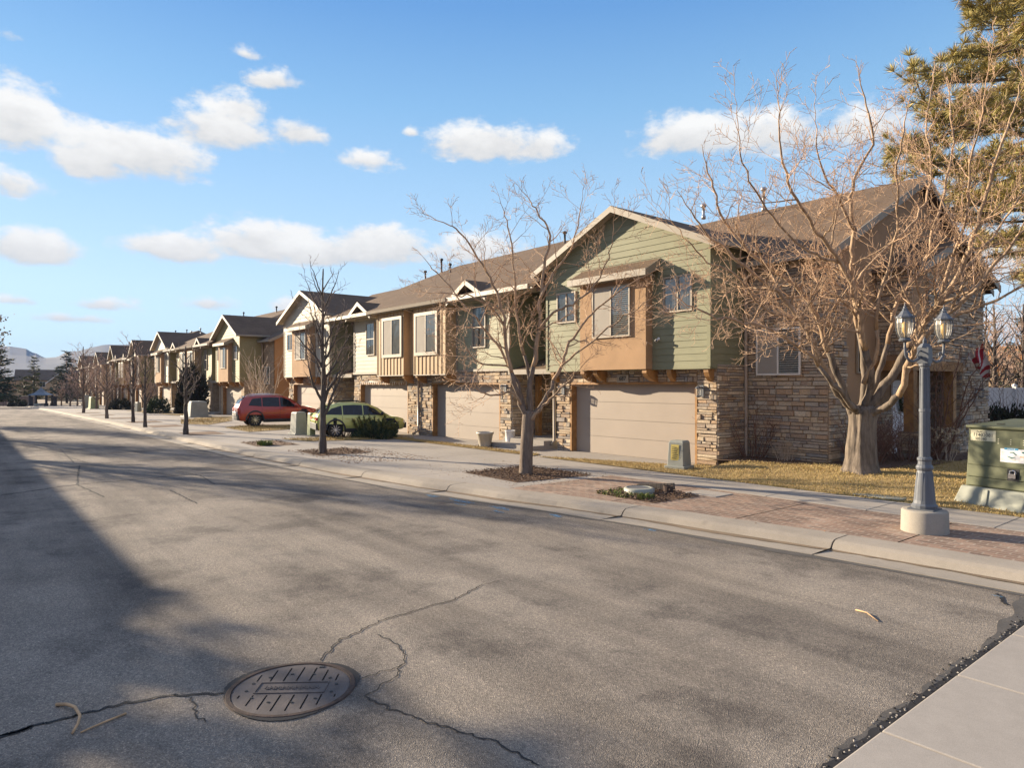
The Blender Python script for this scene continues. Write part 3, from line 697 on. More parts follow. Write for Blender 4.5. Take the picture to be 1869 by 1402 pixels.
# sealed, darker strip where asphalt meets the gutter and the crossing
rnd = random.Random(11)
mb = MB(); pv = None
for i in range(160):
    x = -2 - i * .17; w = .08 + .03 * rnd.random() + .10 * max(0, math.sin(x * .9)); e = edge(x)
    if pv: mb.poly([(pv[0], pv[1], .004), (pv[0], pv[2], .004), (x, e, .004), (x, e - w, .004)])
    pv = (x, e - w, e)
struct(mb.build('road_edge_seal', M['seal']))
mb = MB(); pv = None
for i in range(80):
    y = 1.0 + i * .1; w = .05 + .03 * rnd.random() + .035*abs(math.sin(y*2.3)) + .02*math.sin(y*9)
    if y > 7.2: w += (y - 7.2) * .12
    if pv: mb.poly([(-1.94, pv[0], .005), (-1.94, y, .005), (-1.94 - w, y, .005), (-1.94 - pv[1], pv[0], .005)])
    pv = (y, w)
struct(mb.build('road_edge_seal', M['seal']))
# kerb and gutter cast in lengths
PROF = [(0,.0),(.0,.012),(.42,-.004),(.50,.0),(.56,.085),(.62,.118),(.70,.128),(1.04,.132),(1.06,.02)]
def kerb(mb, xa, xb, n):
    vs = []; k = len(PROF)
    for i in range(n + 1):
        x = xa + (xb - xa) * i / n; e = edge(x)
        for d, z in PROF: vs.append((x, e + d, zoff(x) + z))
    fs = [(i*k+j, (i+1)*k+j, (i+1)*k+j+1, i*k+j+1) for i in range(n) for j in range(k-1)] + [tuple(range(k)), tuple(range(n*k, n*k+k))]
    mb.add(vs, fs)
mb = MB(); x = 2.4
for j in [-4.55, -8.0, -12.3, -15.5, -18.8, -22, -25.2, -28.4, -31.6, -35, -40, -46, -52, -58, -64, -70, -76, -82, -88, -94, -100, -106, -112]:
    kerb(mb, x, j + .012, max(3, int((x - j) / .7))); x = j - .012
struct(mb.build('kerb', M['kerbstone']))
# dark open joints and a hairline along the kerb back are the gaps above; base below them
sheet('kerb_bed', lambda x: edge(x) - .02, lambda x: edge(x) + 1.1, -.012, M['mortar'], xs=[2.4] + rx)
mb = MB(); pv = None
for i in range(260):
    x = 2.2 - i*.12; e = edge(x); a = .40 + .05*math.sin(x*1.3) + rnd.uniform(-.02,.02); b = .515 + rnd.uniform(-.008,.008); z = .004
    if pv: mb.poly([(pv[0], pv[1]+pv[2], z), (pv[0], pv[1]+pv[3], z+.004), (x, e+b, z+.004), (x, e+a, z)])
    pv = (x, e, a, b)
struct(mb.build('gutter_dirt', M['soil']))
# cross pan (concrete) at the near end of the road
mb = MB(); ys = [8.9, 7.44, 6.07, 4.70, 3.33, 1.96, .6, -.8, -2.2]
for a, b in zip(ys, ys[1:]): mb.box(-1.93, .6, b + .006, a - .006, -.2, .03)
for a, b in zip(ys, ys[1:]): mb.box(.612, 3.2, b + .006, a - .006, -.2, .03)
struct(mb.build('sidewalk', M['concrete'], bevel=.012))
mb = MB()
for y in ys[1:-1]: mb.poly([(-1.92, y-.007, .024), (3.2, y-.007, .024), (3.2, y+.007, .024), (-1.92, y+.007, .024)])
struct(mb.build('pavement_joint', M['trim']))
# crumbly edge between asphalt and crossing
mb = MB()
for i in range(420):
    y = rnd.uniform(1.2, 8.8); x = -1.95 - abs(rnd.gauss(0, .05)); s = rnd.uniform(.004, .013)
    Mx = Matrix.Translation((x, y, .006 + s*.3)) @ Matrix.Rotation(rnd.uniform(0,6), 4, (rnd.random(), rnd.random(), 1)); mb.obox(Mx, s, s*1.3, s*.8, 0 if rnd.random() < .45 else 1)
o = mb.build('gravel', [M['concrete'], M['tar']]); tag(o, 'loose gravel crumbs along the broken edge of the asphalt', 'gravel', kind='stuff')
mb = MB(); pv = None
for i in range(150):
    y = 1.2 + i*.052; w = .018 + .022*rnd.random(); c = -1.955 - .02*rnd.random()
    if pv: mb.poly([(pv[1]-pv[2], pv[0], .009), (pv[1]+pv[2], pv[0], .009), (c+w, y, .009), (c-w, y, .009)])
    pv = (y, c, w)
struct(mb.build('edge_crack', M['tar']))
# concrete apron: driveways and walks, in slabs
mb = MB()
kb = lambda x: edge(x) + 1.065
sx_ = [-11.25, -14.2, -17.4, -20.6, -23.8, -27, -30.2, -33.4, -36.6, -39.8, -43, -48, -53, -58, -63, -68, -73, -78, -83, -88, -93, -98, -104, -112]
for a, b in zip(sx_, sx_[1:]):
    za, zb = zoff(a), zoff(b); g = .008
    rows_ = [None, 12.25, 13.7, 15.98]
    for k in range(3):
        ya0 = kb(a) if k == 0 else rows_[k]; yb0 = kb(b) if k == 0 else rows_[k]; y1 = rows_[k+1]
        mb.add([(a-g, ya0+g, .1+za), (b+g, yb0+g, .1+zb), (b+g, y1-g, .1+zb), (a-g, y1-g, .1+za), (a-g, ya0+g, za-.05), (b+g, yb0+g, zb-.05), (b+g, y1-g, zb-.05), (a-g, y1-g, za-.05)],
               [(0,1,2,3),(0,4,5,1),(1,5,6,2),(2,6,7,3),(3,7,4,0)])
struct(mb.build('driveway', M['concrete']))
sheet('driveway_bed', kb, 16, .085, M['tar'], xs=[-11.25] + [x for x in sx_[1:]])
# stamped-brick strip and sidewalk on the right
mb = MB(); a = [2.4, -1.5, -3.95, -6.33, -8.75, -11.25]
for p, q in zip(a, a[1:]):
    n = 6
    for i in range(n):
        u, v = p - .012 + (q - p + .024) * i / n, p - .012 + (q - p + .024) * (i+1) / n
        mb.poly([(u, kb(u)+.004, .104), (v, kb(v)+.004, .104), (v, 12.3, .104), (u, 12.3, .104)])
struct(mb.build('brick_strip', M['brick']))
sheet('strip_bed', kb, 12.35, .08, M['tar'], xs=[2.4,-2,-5,-8,-11.3])
mb = MB(); a = [2.4, .6, -1.5, -3.4, -5.3, -7.2, -9.15, -11.25]
for p, q in zip(a, a[1:]):
    mb.box(q+.007, p-.007, 12.32, 13.62, -.05, .112)
struct(mb.build('sidewalk', M['concrete'], bevel=.008))
sheet('walk_bed', 12.28, 13.66, .085, M['tar'], xs=[2.4,-11.3])
# lawn: rises from the walk to the house
def lawn_z(x, y): return .10 + .20 * min(1, max(0, (y - 13.62) / 2.2)) + .012 * math.sin(x*3.1+y*2)
mb = MB(); nx, ny = 34, 14
for i in range(nx):
    for j in range(ny):
        q = []
        for di, dj in ((0,0),(1,0),(1,1),(0,1)):
            x = 2.4 - 12.6*(i+di)/nx; y = 13.63 + 12.4*(j+dj)/ny; q.append((x, y, lawn_z(x, y)))
        mb.poly(q)
lawn = struct(mb.build('lawn', M['turf'], smooth=True))
sl = [G(1000,840), G(1110,838), G(1240,846), (-10.2,15.6,0)[:2], (-10.2,13.63), G(1110,851), G(1040,848)]
sl = [(-15.6,13.72),(-14.3,13.72),(-10.2,13.66),(-10.2,15.75),(-11.1,15.75),(-11.25,15.3),(-13.2,14.6)]
def flat(name, pts, z, mt): 
    mb = MB(); mb.poly([(x, y, z + zoff(x)) for x, y in pts]); return struct(mb.build(name, mt))
flat('lawn', sl, .121, M['turf'])
st2 = [(-26.5,13.75),(-15.8,13.75),(-16.0,14.25),(-22,14.35),(-26.5,14.1)]
flat('lawn', st2, .118, M['turf'])
isl = [[G(x,y) for x,y in ((515,802),(600,800),(700,797),(760,800),(650,804),(560,806))], [G(x,y) for x,y in ((410,781),(470,776),(560,779),(530,784),(455,789))],
       [G(x,y) for x,y in ((330,766),(400,762),(425,768),(380,776),(330,774))]]
for p in isl: flat('lawn', p, .118, M['turf'])
for x0, x1, y0, y1 in ((-49,-45,12.4,15),(-60,-54,12.6,15),(-72,-64,12.4,15.2),(-86,-79,12.4,15.2)):
    flat('lawn', [(x0,y0),(x1,y0),(x1,y1),(x0,y1)], .118, M['turf'])
# grass blades
def inpoly(x, y, p):
    c = False; j = len(p) - 1
    for i in range(len(p)):
        if (p[i][1] > y) != (p[j][1] > y) and x < (p[j][0]-p[i][0])*(y-p[i][1])/(p[j][1]-p[i][1]) + p[i][0]: c = not c
        j = i
    return c
def blades(mb, p, n, zf, h=(.022,.05), w=.006):
    xs = [q[0] for q in p]; ys = [q[1] for q in p]
    for _ in range(n):
        x = rnd.uniform(min(xs), max(xs)); y = rnd.uniform(min(ys), max(ys))
        if not inpoly(x, y, p): continue
        z = zf(x, y); t = rnd.uniform(0, 6.28); H = rnd.uniform(*h); l = rnd.uniform(.2, .9) * H
        dx, dy = math.cos(t), math.sin(t); px_, py_ = -dy*w, dx*w
        mb.add([(x-px_,y-py_,z-.01),(x+px_,y+py_,z-.01),(x+dx*l*.5+px_*.6,y+dy*l*.5+py_*.6,z+H*.7),(x+dx*l,y+dy*l,z+H)], [(0,1,2),(0,2,3)])
mb = MB()
LP = [(-10.2,13.64),(1.0,13.64),(1.0,20),(-6.8,20),(-6.8,17),(-8.3,17),(-10.2,15.7)]
blades(mb, LP, 46000, lawn_z); blades(mb, [(-10.2,13.6),(1.0,13.6),(1.0,13.75),(-10.2,13.75)], 3500, lambda x,y:.105)
blades(mb, sl, 9000, lambda x,y: .121); blades(mb, st2, 5000, lambda x,y: .118)
for p in isl: blades(mb, p, 2500, lambda x,y: .118+zoff(x), (.04,.09), .01)
for x, y, n in ((-9.0,10.35,160),(-8.85,10.5,120),(-9.4,10.3,140),(-9.55,11.0,60),(-8.35,10.35,0)):
    pass
tag(mb.build('grass', M['blade']), 'short straw and olive winter grass on the front lawn', 'grass', kind='stuff')
# mulch squares
def chips(mb, p, n, z, s=(.012,.05), up=.02):
    xs = [q[0] for q in p]; ys = [q[1] for q in p]
    for _ in range(n):
        x = rnd.uniform(min(xs), max(xs)); y = rnd.uniform(min(ys), max(ys))
        if not inpoly(x, y, p): continue
        q = rnd.uniform(*s)
        Mx = Matrix.Translation((x, y, z + zoff(x) + rnd.uniform(0, up))) @ Matrix.Rotation(rnd.uniform(0,6.28), 4, 'Z') @ Matrix.Rotation(rnd.uniform(-.5,.5), 4, 'X')
        mb.obox(Mx, q, q*rnd.uniform(.25,.6), q*.25)
def bed(pts, n, label, scat=None):
    mb = MB(); mb.poly([(x, y, .109 + zoff(x)) for x, y in pts]); chips(mb, pts, n, .115, up=.045)
    if scat: chips(mb, scat, int(n*.12), .108, (.01,.03), .004)
    tag(mb.build('mulch', M['mulch']), label, 'mulch', kind='stuff')
mq1 = [(-13.95,9.85),(-11.75,9.75),(-11.55,11.95),(-13.95,11.95)]
bed(mq1, 2600, 'dark bark mulch square round the wide-branching street tree', [(-14.6,9.6),(-11,9.5),(-11,12.4),(-14.6,12.4)])
mq2 = [(-21.9,8.75),(-19.95,8.7),(-19.95,10.5),(-21.9,10.5)]
bed(mq2, 900, 'bark mulch round the slender tree beside the green car')
wq = [(-9.6,10.0),(-8.1,10.0),(-8.05,11.35),(-9.65,11.6)]
bed(wq, 1300, 'bark mulch round the valve lid in the brick strip')
mq3 = [(-26.6,8.4),(-24.4,8.3),(-24.2,9.8),(-26.6,9.8)]
bed(mq3, 300, 'small mulch square with a weed beyond the slender tree')
for (x0,x1,y0,y1), lb in zip(((-33.6,-31.6,7.9,9.4),(-40.6,-38.6,7.9,9.4),(-46,-44,7.9,9.5),(-53,-51,8,9.5),(-61,-59,8,9.5),(-68,-66,8,9.6)),
     ('near the pale branched young tree','under the third slim street tree','under the fourth slim street tree','between the fourth and fifth street trees','under the fifth street tree','at the far end of the street trees')):
    mb = MB(); mb.poly([(x0,y0,.108+zoff(x0)),(x1,y0,.108+zoff(x1)),(x1,y1,.108+zoff(x1)),(x0,y1,.108+zoff(x0))])
    tag(mb.build('mulch', M['mulch']), 'dark mulch square ' + lb, 'mulch', kind='stuff')
mb = MB(); chips(mb, [(-22.5,8.5),(-17.5,8.5),(-17.0,11.2),(-22,11.2)], 1400, .104, (.012,.04), .003); chips(mb, [(-16,8.9),(-11,9.2),(-11,13),(-16,12)], 260, .112, (.01,.03), .002)
chips(mb, [(-30,7.8),(-2.5,9.8),(-2.5,10.2),(-30,8.1)], 120, .135, (.008,.025), .002)
tag(mb.build('leaf_litter', M['litter']), 'reddish brown leaf litter scattered on the concrete by the slender tree', 'litter', kind='stuff')
mb = MB(); blades(mb, [(-9.6,10.0),(-8.75,10.0),(-8.75,10.45),(-9.6,10.75)], 420, lambda x,y:.11, (.03,.08), .012); blades(mb, [(-8.62,10.1),(-8.38,10.1),(-8.38,10.4),(-8.62,10.4)], 170, lambda x,y:.11, (.04,.12), .014)
blades(mb, [(-25.0,8.5),(-24.5,8.5),(-24.5,8.9),(-25,8.9)], 260, lambda x,y:.11, (.08,.2), .02)
tag(mb.build('weeds', M['weed']), 'bright green weeds at the edge of the valve lid patch', 'weeds', kind='stuff')
mb = MB(); mb.poly([(-11,15.75,.30),(-10.4,15.6,.31),(-7.9,16.7,.312),(-6.5,17.3,.315),(-6.2,27,.32),(-8.4,27,.32),(-8.4,17.2,.32),(-11,17.2,.32)])
chips(mb, [(-10.6,15.7),(-7.9,16.7),(-6.5,17.3),(-6.2,22),(-8.3,22),(-8.3,17.1),(-10.6,17.1)], 1500, .315)
tag(mb.build('mulch', M['mulch']), 'dark planting bed along the foot of the stone wall', 'mulch', kind='stuff')
# cracks and seams in the asphalt
def crack(pts, w, mt='tar', jit=.045, z=.006):
    P = []
    for a, b in zip(pts, pts[1:]):
        n = max(2, int(math.hypot(b[0]-a[0], b[1]-a[1]) / .04))
        for i in range(n):
            t = i / n; P.append((a[0]+(b[0]-a[0])*t + rnd.uniform(-jit,jit)*.5, a[1]+(b[1]-a[1])*t + rnd.uniform(-jit,jit)*.5))
    P.append(pts[-1]); mb = MB()
    for i, (a, b) in enumerate(zip(P, P[1:])):
        d = Vector((b[0]-a[0], b[1]-a[1], 0)); d = d.normalized() if d.length > 0 else Vector((1,0,0)); n = Vector((-d.y, d.x, 0))
        w0 = w * (.5 + .9*abs(math.sin(i*1.7))) ; w1 = w * (.5 + .9*abs(math.sin((i+1)*1.7)))
        mb.poly([(a[0]-n.x*w0, a[1]-n.y*w0, z), (a[0]+n.x*w0, a[1]+n.y*w0, z), (b[0]+n.x*w1, b[1]+n.y*w1, z), (b[0]-n.x*w1, b[1]-n.y*w1, z)])
    return struct(mb.build('road_crack', M[mt]))
g0 = lambda *p: [G(x, y, 0) for x, y in p]
crack(g0((-60,1362),(0,1345),(60,1328)), .024)
crack(g0((0,1345),(130,1310),(250,1280),(350,1268),(425,1267)), .012)
crack(g0((585,1208),(600,1190),(620,1170),(700,1132),(760,1115),(830,1095),(880,1068)), .0065)
crack(g0((880,1068),(915,1060)), .004)
crack(g0((690,1160),(730,1180),(740,1200),(720,1240),(665,1272)), .0045); crack(g0((665,1272),(720,1300),(800,1325),(900,1355),(985,1400)), .006)
crack(g0((350,1272),(355,1305),(375,1320)), .005); crack(g0((640,1248),(690,1230),(735,1215)), .004)
crack(g0((0,905),(140,885),(310,870),(450,858),(560,845)), .02); crack(g0((140,885),(145,850)), .016); crack(g0((140,885),(190,908)), .016)
crack(g0((0,862),(90,855),(180,850)), .014); crack(g0((310,895),(360,920)), .012); crack(g0((320,860),(365,868),(392,885)), .012)
crack(g0((60,815),(160,845)), .012); crack(g0((110,820),(135,845)), .012); crack(g0((250,842),(390,830)), .016); crack(g0((1820,1085),(1838,1105)), .016)
# sealed patches and wear
def blot(name, cx, cy, rx_, ry_, mt, z, seed):
    r = random.Random(seed); ph = [r.uniform(0,6.28) for _ in range(4)]; mb = MB(); pts = []
    for i in range(40):
        t = 2*PI*i/40; k = 1 + .14*math.sin(2*t+ph[0]) + .10*math.sin(3*t+ph[1]) + .07*math.sin(5*t+ph[2]) + .05*math.sin(9*t+ph[3])
        pts.append((cx + rx_*k*math.cos(t), cy + ry_*k*math.sin(t), z))
    mb.poly(pts); return struct(mb.build(name, M[mt]))
for i, (x, y, a, b) in enumerate(((-11.9,7.62,.22,.07),(-11.0,7.72,.34,.09),(-10.75,7.5,.16,.05),(-9.95,7.85,.24,.10),(-9.7,7.6,.14,.05),(-8.75,8.15,.17,.07),(-6.95,8.5,.14,.05),(-2.4,8.75,.05,.03))):
    blot('paint_mark', x, y, a, b, 'spray', .008, i)
# manhole cover
mh = thing('manhole_cover', 'round cast iron manhole cover set in the asphalt', 'manhole cover', (-5.05,1.98,0), math.radians(53))
mb = MB(); mb.lathe([(.0,.004),(.425,.004),(.43,.001)], n=48, cap=False)
R = .40
for i in range(-15, 16):
    u = i * .05; h = math.sqrt(max(0, R*R - u*u*.25))
    for v0, v1 in ((-h, -.10), (.10, h)):
        if abs(u) > .37: continue
        hh = math.sqrt(R*R - u*u) - .03
        for sgn in (1,-1):
            if hh > .13 and (i + (sgn > 0)) % 2: mb.box(u-.004, u+.004, min(sgn*.12, sgn*hh), max(sgn*.12, sgn*hh), .004, .0056)
mb.box(-.26,.26,.085,.093,.004,.010); mb.box(-.26,.26,-.093,-.085,.004,.010); mb.box(-.26,-.252,-.085,.085,.004,.010); mb.box(.252,.26,-.085,.085,.004,.010)
for i in range(26): x = -.2 + .016*i; mb.box(x, x+.008, -.03+.02*(i%3==0), .03-.015*(i%2), .004, .009)
mb.build('cover', M['iron'], mh)
mb = MB()
for i in range(12):
    t = 2*PI*i/12 + .2; mb.lathe([(.0,.0085),(.012,.0085),(.013,.004)], (.33*math.cos(t), .33*math.sin(t)*.75, 0), 8, cap=False)
mb.box(.12,.16,.355,.385,.0045,.0085); mb.build('vent_hole', M['ink'], mh)
mb = MB(); mb.lathe([(.43,.002),(.435,.010),(.465,.010),(.475,.001)], n=48, cap=False); mb.build('frame', M['rust'], mh)
mb = MB(); pts = []
for i in range(48):
    t = 2*PI*i/48; mb.poly([((.47)*math.cos(t),(.47)*math.sin(t),.0065),((.47)*math.cos(t+.131),(.47)*math.sin(t+.131),.0065),((.49+.025*math.sin(3*t)+.012*math.sin(7*t))*math.cos(t+.131),(.49+.025*math.sin(3*t))*math.sin(t+.131),.0065),((.49+.025*math.sin(3*t-.39))*math.cos(t),(.49+.025*math.sin(3*t-.39))*math.sin(t),.0065)])
mb.build('tar_ring', M['tar'], mh)
# sticks on the road
def stick(pts, r, label):
    mb = MB(); n = len(pts); mb.tube([(x, y, r + z) for (x, y), z in pts], [r*(1-.5*i/n) for i in range(n)], 7); tag(mb.build('stick', M['stick'], smooth=True), label, 'stick', 'sticks on the road')
a = g0((103,1290),(122,1292),(137,1300),(146,1315),(142,1328),(132,1343)); stick(list(zip(a, (.0,.01,.02,.02,.01,0))), .013, 'curved pale stick lying on the road crack')
a = g0((230,1305),(195,1320),(165,1333),(147,1340)); stick(list(zip(a, (0,.004,.004,0))), .008, 'straight thin brown twig beside the curved stick')
a = g0((1562,1115),(1582,1122),(1603,1136)); stick(list(zip(a, (.0,.01,0))), .008, 'short bright twig alone on the sunlit asphalt')
# valve lid and pipe in the mulch patch
vl = thing('valve_lid', 'round grey concrete collar lid in the weedy mulch patch', 'valve lid', (-9.05,10.72,.1))
mb = MB(); mb.lathe([(.30,-.05),(.31,.10),(.28,.12),(.235,.125),(.23,.11)], n=28, cap=False); mb.build('collar', M['ped_grey'], vl, True)
mb = MB(); mb.lathe([(0,.118),(.21,.118),(.225,.105)], n=28, cap=False); mb.build('lid', M['lamp_paint'], vl)
bd = MB(); bd.obox(Matrix.Translation((-9.0,11.2,.2)) @ Matrix.Rotation(.25,4,'Z') @ Matrix.Rotation(-.1,4,'Y'), .8,.05,.13); tag(bd.build('edging_board', M['bark_dark'], bevel=.01), 'grey edging board behind the valve lid', 'board')
bd = MB(); bd.lathe([(.10,0),(.10,.16),(.085,.165),(.085,.1)], (-8.62,11.1,.1), 16, cap=False); bd.box(-8.72,-8.52,11.02,11.18,.2,.22); tag(bd.build('rusty_pipe', M['rust']), 'short rusty pipe stub beside the valve lid', 'pipe')
bd = MB(); bd.box(-8.5,-7.75,11.45,12.05,.05,.118); tag(bd.build('meter_cover', M['concrete'], bevel=.01), 'flat pale concrete meter cover by the sidewalk edge', 'meter cover')
bd = MB(); bd.box(-6.2,-5.3,13.75,14.1,.08,.135); tag(bd.build('meter_cover', M['ped_grey'], bevel=.01), 'flat grey green box cover sunk in the lawn', 'meter cover')
# ------------------------------------------------------------------ lamp post
lp = thing('street_lamp', 'grey twin-lantern lamp post on a round concrete footing', 'street lamp', (-4.0,11.25,.1))
mb = MB(); mb.lathe([(.345,-.05),(.335,.325),(.325,.345),(.30,.352),(0,.352)], n=36, cap=False); mb.build('footing', M['footing'], lp, True, bevel=0)
mb = MB(); mb.box(-.19,.19,-.19,.19,.352,.375)
mb.lathe([(.185,.375),(.19,.42),(.165,.45),(.155,.5),(.135,.75),(.115,.93),(.105,.97),(.12,.99),(.128,1.02),(.115,1.05),(.098,1.07),(.095,1.12),(.108,1.14),(.108,1.17),(.082,1.19),(.078,1.9),(.083,1.91),(.083,1.95),(.074,1.96),(.066,2.62),(.085,2.64),(.085,2.68),(.06,2.70)], n=16)
mb.build('pole', M['lamp_paint'], lp)
mb = MB()
for j in range(8):
    t = 2*PI*j/8; c, s_ = math.cos(t), math.sin(t)
    mb.bar((.148*c,.148*s_,.50),(.112*c,.112*s_,.94),.03,.012); mb.bar((.079*c,.079*s_,1.2),(.069*c,.069*s_,2.6),.014,.012)
mb.build('flutes', M['lamp_paint'], lp)
mb = MB(); mb.box(-.085,.085,-.085,.085,2.68,2.93); mb.lathe([(.115,2.93),(.06,2.99),(.03,3.0),(.035,3.03),(.01,3.09)], n=4, cap=False); mb.lathe([(.02,3.0),(.03,3.03),(.006,3.1)], n=10); mb.build('post_cap', M['lamp_paint'], lp)
lp.scale = (.92, .92, .94)
ax = Vector((.297, .955, 0))  # the two arms
for s in (1, -1):
    d = ax * s; mb = MB(); H = lambda u, z: (d.x*u, d.y*u, z)
    pts = [H(.08,2.78),H(.16,2.74),H(.26,2.70),H(.36,2.72),H(.43,2.80),H(.45,2.92),H(.45,3.02)]
    mb.tube(pts, [.02,.024,.024,.022,.022,.02,.02], 8)
    mb.tube([H(.08,2.88),H(.14,2.86),H(.17,2.81),H(.14,2.77),H(.11,2.79)], .012, 6); mb.tube([H(.43,2.80),H(.38,2.86),H(.33,2.84),H(.34,2.79)], .011, 6)
    am = mb.build('arm', M['lamp_paint'], lp, True)
    L = Vector(H(.45, 3.02)); ln = MB(); n = 8
    ln.lathe([(.03,-.02),(.10,.0),(.115,.02),(.10,.035),(.085,.05),(.095,.065),(.0,.07)], L, 16, cap=False)
    ln.lathe([(.155,.38),(.175,.39),(.165,.415),(.12,.45),(.075,.50),(.05,.525),(.055,.54),(.03,.56),(.03,.585),(.012,.60),(.005,.66)], L, 8)
    for j in range(n):
        t = 2*PI*(j+.5)/n; c, s_ = math.cos(t), math.sin(t)
        ln.tube([L + Vector((r*c, r*s_, z)) for r, z in ((.092,.06),(.135,.13),(.158,.23),(.16,.31),(.15,.385))], .008, 5)
        ln.tube([L + Vector((r*c, r*s_, z)) for r, z in ((.165,.40),(.178,.42),(.168,.44))], .008, 4)
    for q_ in (ln,): q_.v = [(L.x+(x-L.x)*.82, L.y+(y-L.y)*.82, L.z+(z-L.z)*.93) for x, y, z in q_.v]
    l = ln.build('lantern', M['lamp_paint'], lp)
    g = MB(); g.lathe([(.088,.07),(.130,.13),(.152,.23),(.155,.31),(.145,.38)], L, 8, cap=False); g.v = [(L.x+(x-L.x)*.82, L.y+(y-L.y)*.82, L.z+(z-L.z)*.93) for x, y, z in g.v]; g.build('glass', M['lampglass'], l)
    b = MB(); b.lathe([(.02,.07),(.022,.13),(.05,.17),(.052,.30),(.02,.33)], L, 12); b.v = [(L.x+(x-L.x)*.82, L.y+(y-L.y)*.82, L.z+(z-L.z)*.93) for x, y, z in b.v]; b.build('bulb', M['bulb'], l, True)
# ------------------------------------------------------------------ pad transformer
tf = thing('transformer_cabinet', 'olive green transformer cabinet on a pale fibreglass plinth beside the lamp', 'transformer', (-4.48,14.3,.1), math.radians(-14))
tf.scale = (1.06,1.06,1.06)
W, D = 1.75, 1.5
mb = MB()  # plinth, flared
mb.add([(-.10,-.10,.0),(W+.1,-.10,0),(W+.1,D+.1,0),(-.1,D+.1,0),(.0,0,.34),(W,0,.34),(W,D,.34),(0,D,.34)], [(0,1,5,4),(1,2,6,5),(2,3,7,6),(3,0,4,7),(4,5,6,7)])
mb.build('plinth', M['cab_pale'], tf, bevel=.02)
for x in (.42, 1.05, 1.5):
    mb = MB(); mb.add([(x-.05,-.088,.04),(x+.05,-.088,.04),(x+.04,-.012,.31),(x-.04,-.012,.31),(x-.05,-.11,.04),(x+.05,-.11,.04),(x+.04,-.03,.31),(x-.04,-.03,.31)], [(4,5,6,7),(0,4,7,3),(1,2,6,5),(3,7,6,2)]); mb.build('plinth_rib', M['cab_pale'], tf, bevel=.008)
mb = MB(); t0 = .045
mb.add([(.05,.05,.345),(W-.05,.05,.345),(W-.05,D-.05,.345),(.05,D-.05,.345),(.09,.10,1.38),(W-.09,.10,1.38),(W-.09,D-.08,1.43),(.09,D-.08,1.43)], [(0,1,5,4),(1,2,6,5),(2,3,7,6),(3,0,4,7)])
mb.build('tank', M['cab_green'], tf, bevel=.012)
mb = MB(); mb.add([(.05,.045,1.38),(W-.05,.045,1.38),(W-.05,D-.03,1.46),(.05,D-.03,1.46),(.05,.045,1.33),(W-.05,.045,1.33),(W-.05,D-.03,1.39),(.05,D-.03,1.39)], [(0,1,2,3),(4,7,6,5),(0,4,5,1),(1,5,6,2),(2,6,7,3),(3,7,4,0)])
mb.build('lid', M['cab_green'], tf, bevel=.015)
fy = lambda z: .05 + .05*(z-.345)/1.035
mb = MB()
for z0, z1, o in ((.36,.50,.03),(.51,.70,.022),(.71,1.32,.012)):
    mb.add([(.075,fy(z0)-o,z0),(W-.075,fy(z0)-o,z0),(W-.09,fy(z1)-o,z1),(.085,fy(z1)-o,z1),(.075,fy(z0)+.01,z0),(W-.075,fy(z0)+.01,z0),(W-.09,fy(z1)+.01,z1),(.085,fy(z1)+.01,z1)], [(0,1,2,3),(0,4,5,1),(1,5,6,2),(2,6,7,3),(3,7,4,0)])
mb.build('door_panel', M['cab_green'], tf, bevel=.006)
FT = lambda u, z, o: (u, fy(z) - o, z)
def plate(mb, u0, u1, z0, z1, o, m=0): mb.add([FT(u0,z0,o),FT(u1,z0,o),FT(u1,z1,o),FT(u0,z1,o),FT(u0,z0,o-.004),FT(u1,z0,o-.004),FT(u1,z1,o-.004),FT(u0,z1,o-.004)], [(0,1,2,3),(0,4,5,1),(1,5,6,2),(2,6,7,3),(3,7,4,0)], m)
TILT = Matrix.Rotation(-math.atan(.05/1.035), 4, 'X')
def ftext(nm, s, size, u, z, o, mt, par, bold=0): return text(nm, s, size, Matrix.Translation(FT(u, z, o)) @ TILT @ UP, M[mt], par, .0008, bold)
mb = MB(); plate(mb, .12,.52,1.12,1.30,.016); lb = mb.build('number_label', M['cream_label'], tf)
ftext('lettering', 'PacifiCorp', .04, .30, 1.275, .0175, 'ink', lb); ftext('lettering', '11402081', .082, .32, 1.218, .0175, 'ink', lb); ftext('lettering', '305280', .064, .285, 1.152, .0175, 'ink', lb)
mb = MB(); plate(mb, .60,1.02,.80,1.02,.016); wl = mb.build('warning_label', M['white'], tf)
mb = MB(); plate(mb, .66,.87,1.00,1.035,.0175); mb.build('label_band', M['blue_ink'], wl); ftext('lettering', 'NOTICE', .032, .765, 1.017, .0185, 'white', wl)
mb = MB()
for pts in ([(.74,.97),(.80,.975),(.85,.93),(.84,.92),(.79,.957),(.74,.955)], [(.70,.905),(.78,.885),(.83,.895),(.83,.885),(.77,.865),(.70,.893)]): mb.poly([FT(u,z,.0178) for u, z in pts])
mb.poly([FT(u,z,.0178) for u, z in ((.92,.985),(.95,.99),(.98,.965),(.97,.95),(.94,.965),(.925,.965))]); mb.build('label_picture', M['teal_ink'], wl)
mb = MB(); plate(mb, .895,1.005,.895,.91,.0175); plate(mb,.90,1.0,.93,.934,.0175); mb.build('label_stripe', M['orange_ink'], wl)
mb = MB()
for z in (.965,.948,.93,.912,.86,.845,.83): plate(mb, .62, .69 if z > .88 else .84, z, z+.005, .0175)
mb.build('label_print', M['ped_grey'], wl)
for u in (.57,.76,.95):
    mb = MB(); cb_ = MB()
    for k in range(3): z = 1.16 - .035*k; plate(mb, u, u+.12, z, z+.012, .02); plate(cb_, u-.012, u+.004, z, z+.016, .022)
    lv = mb.build('louvre', M['cab_green'], tf); cb_.build('louvre_clip', M['cream_label'], lv)
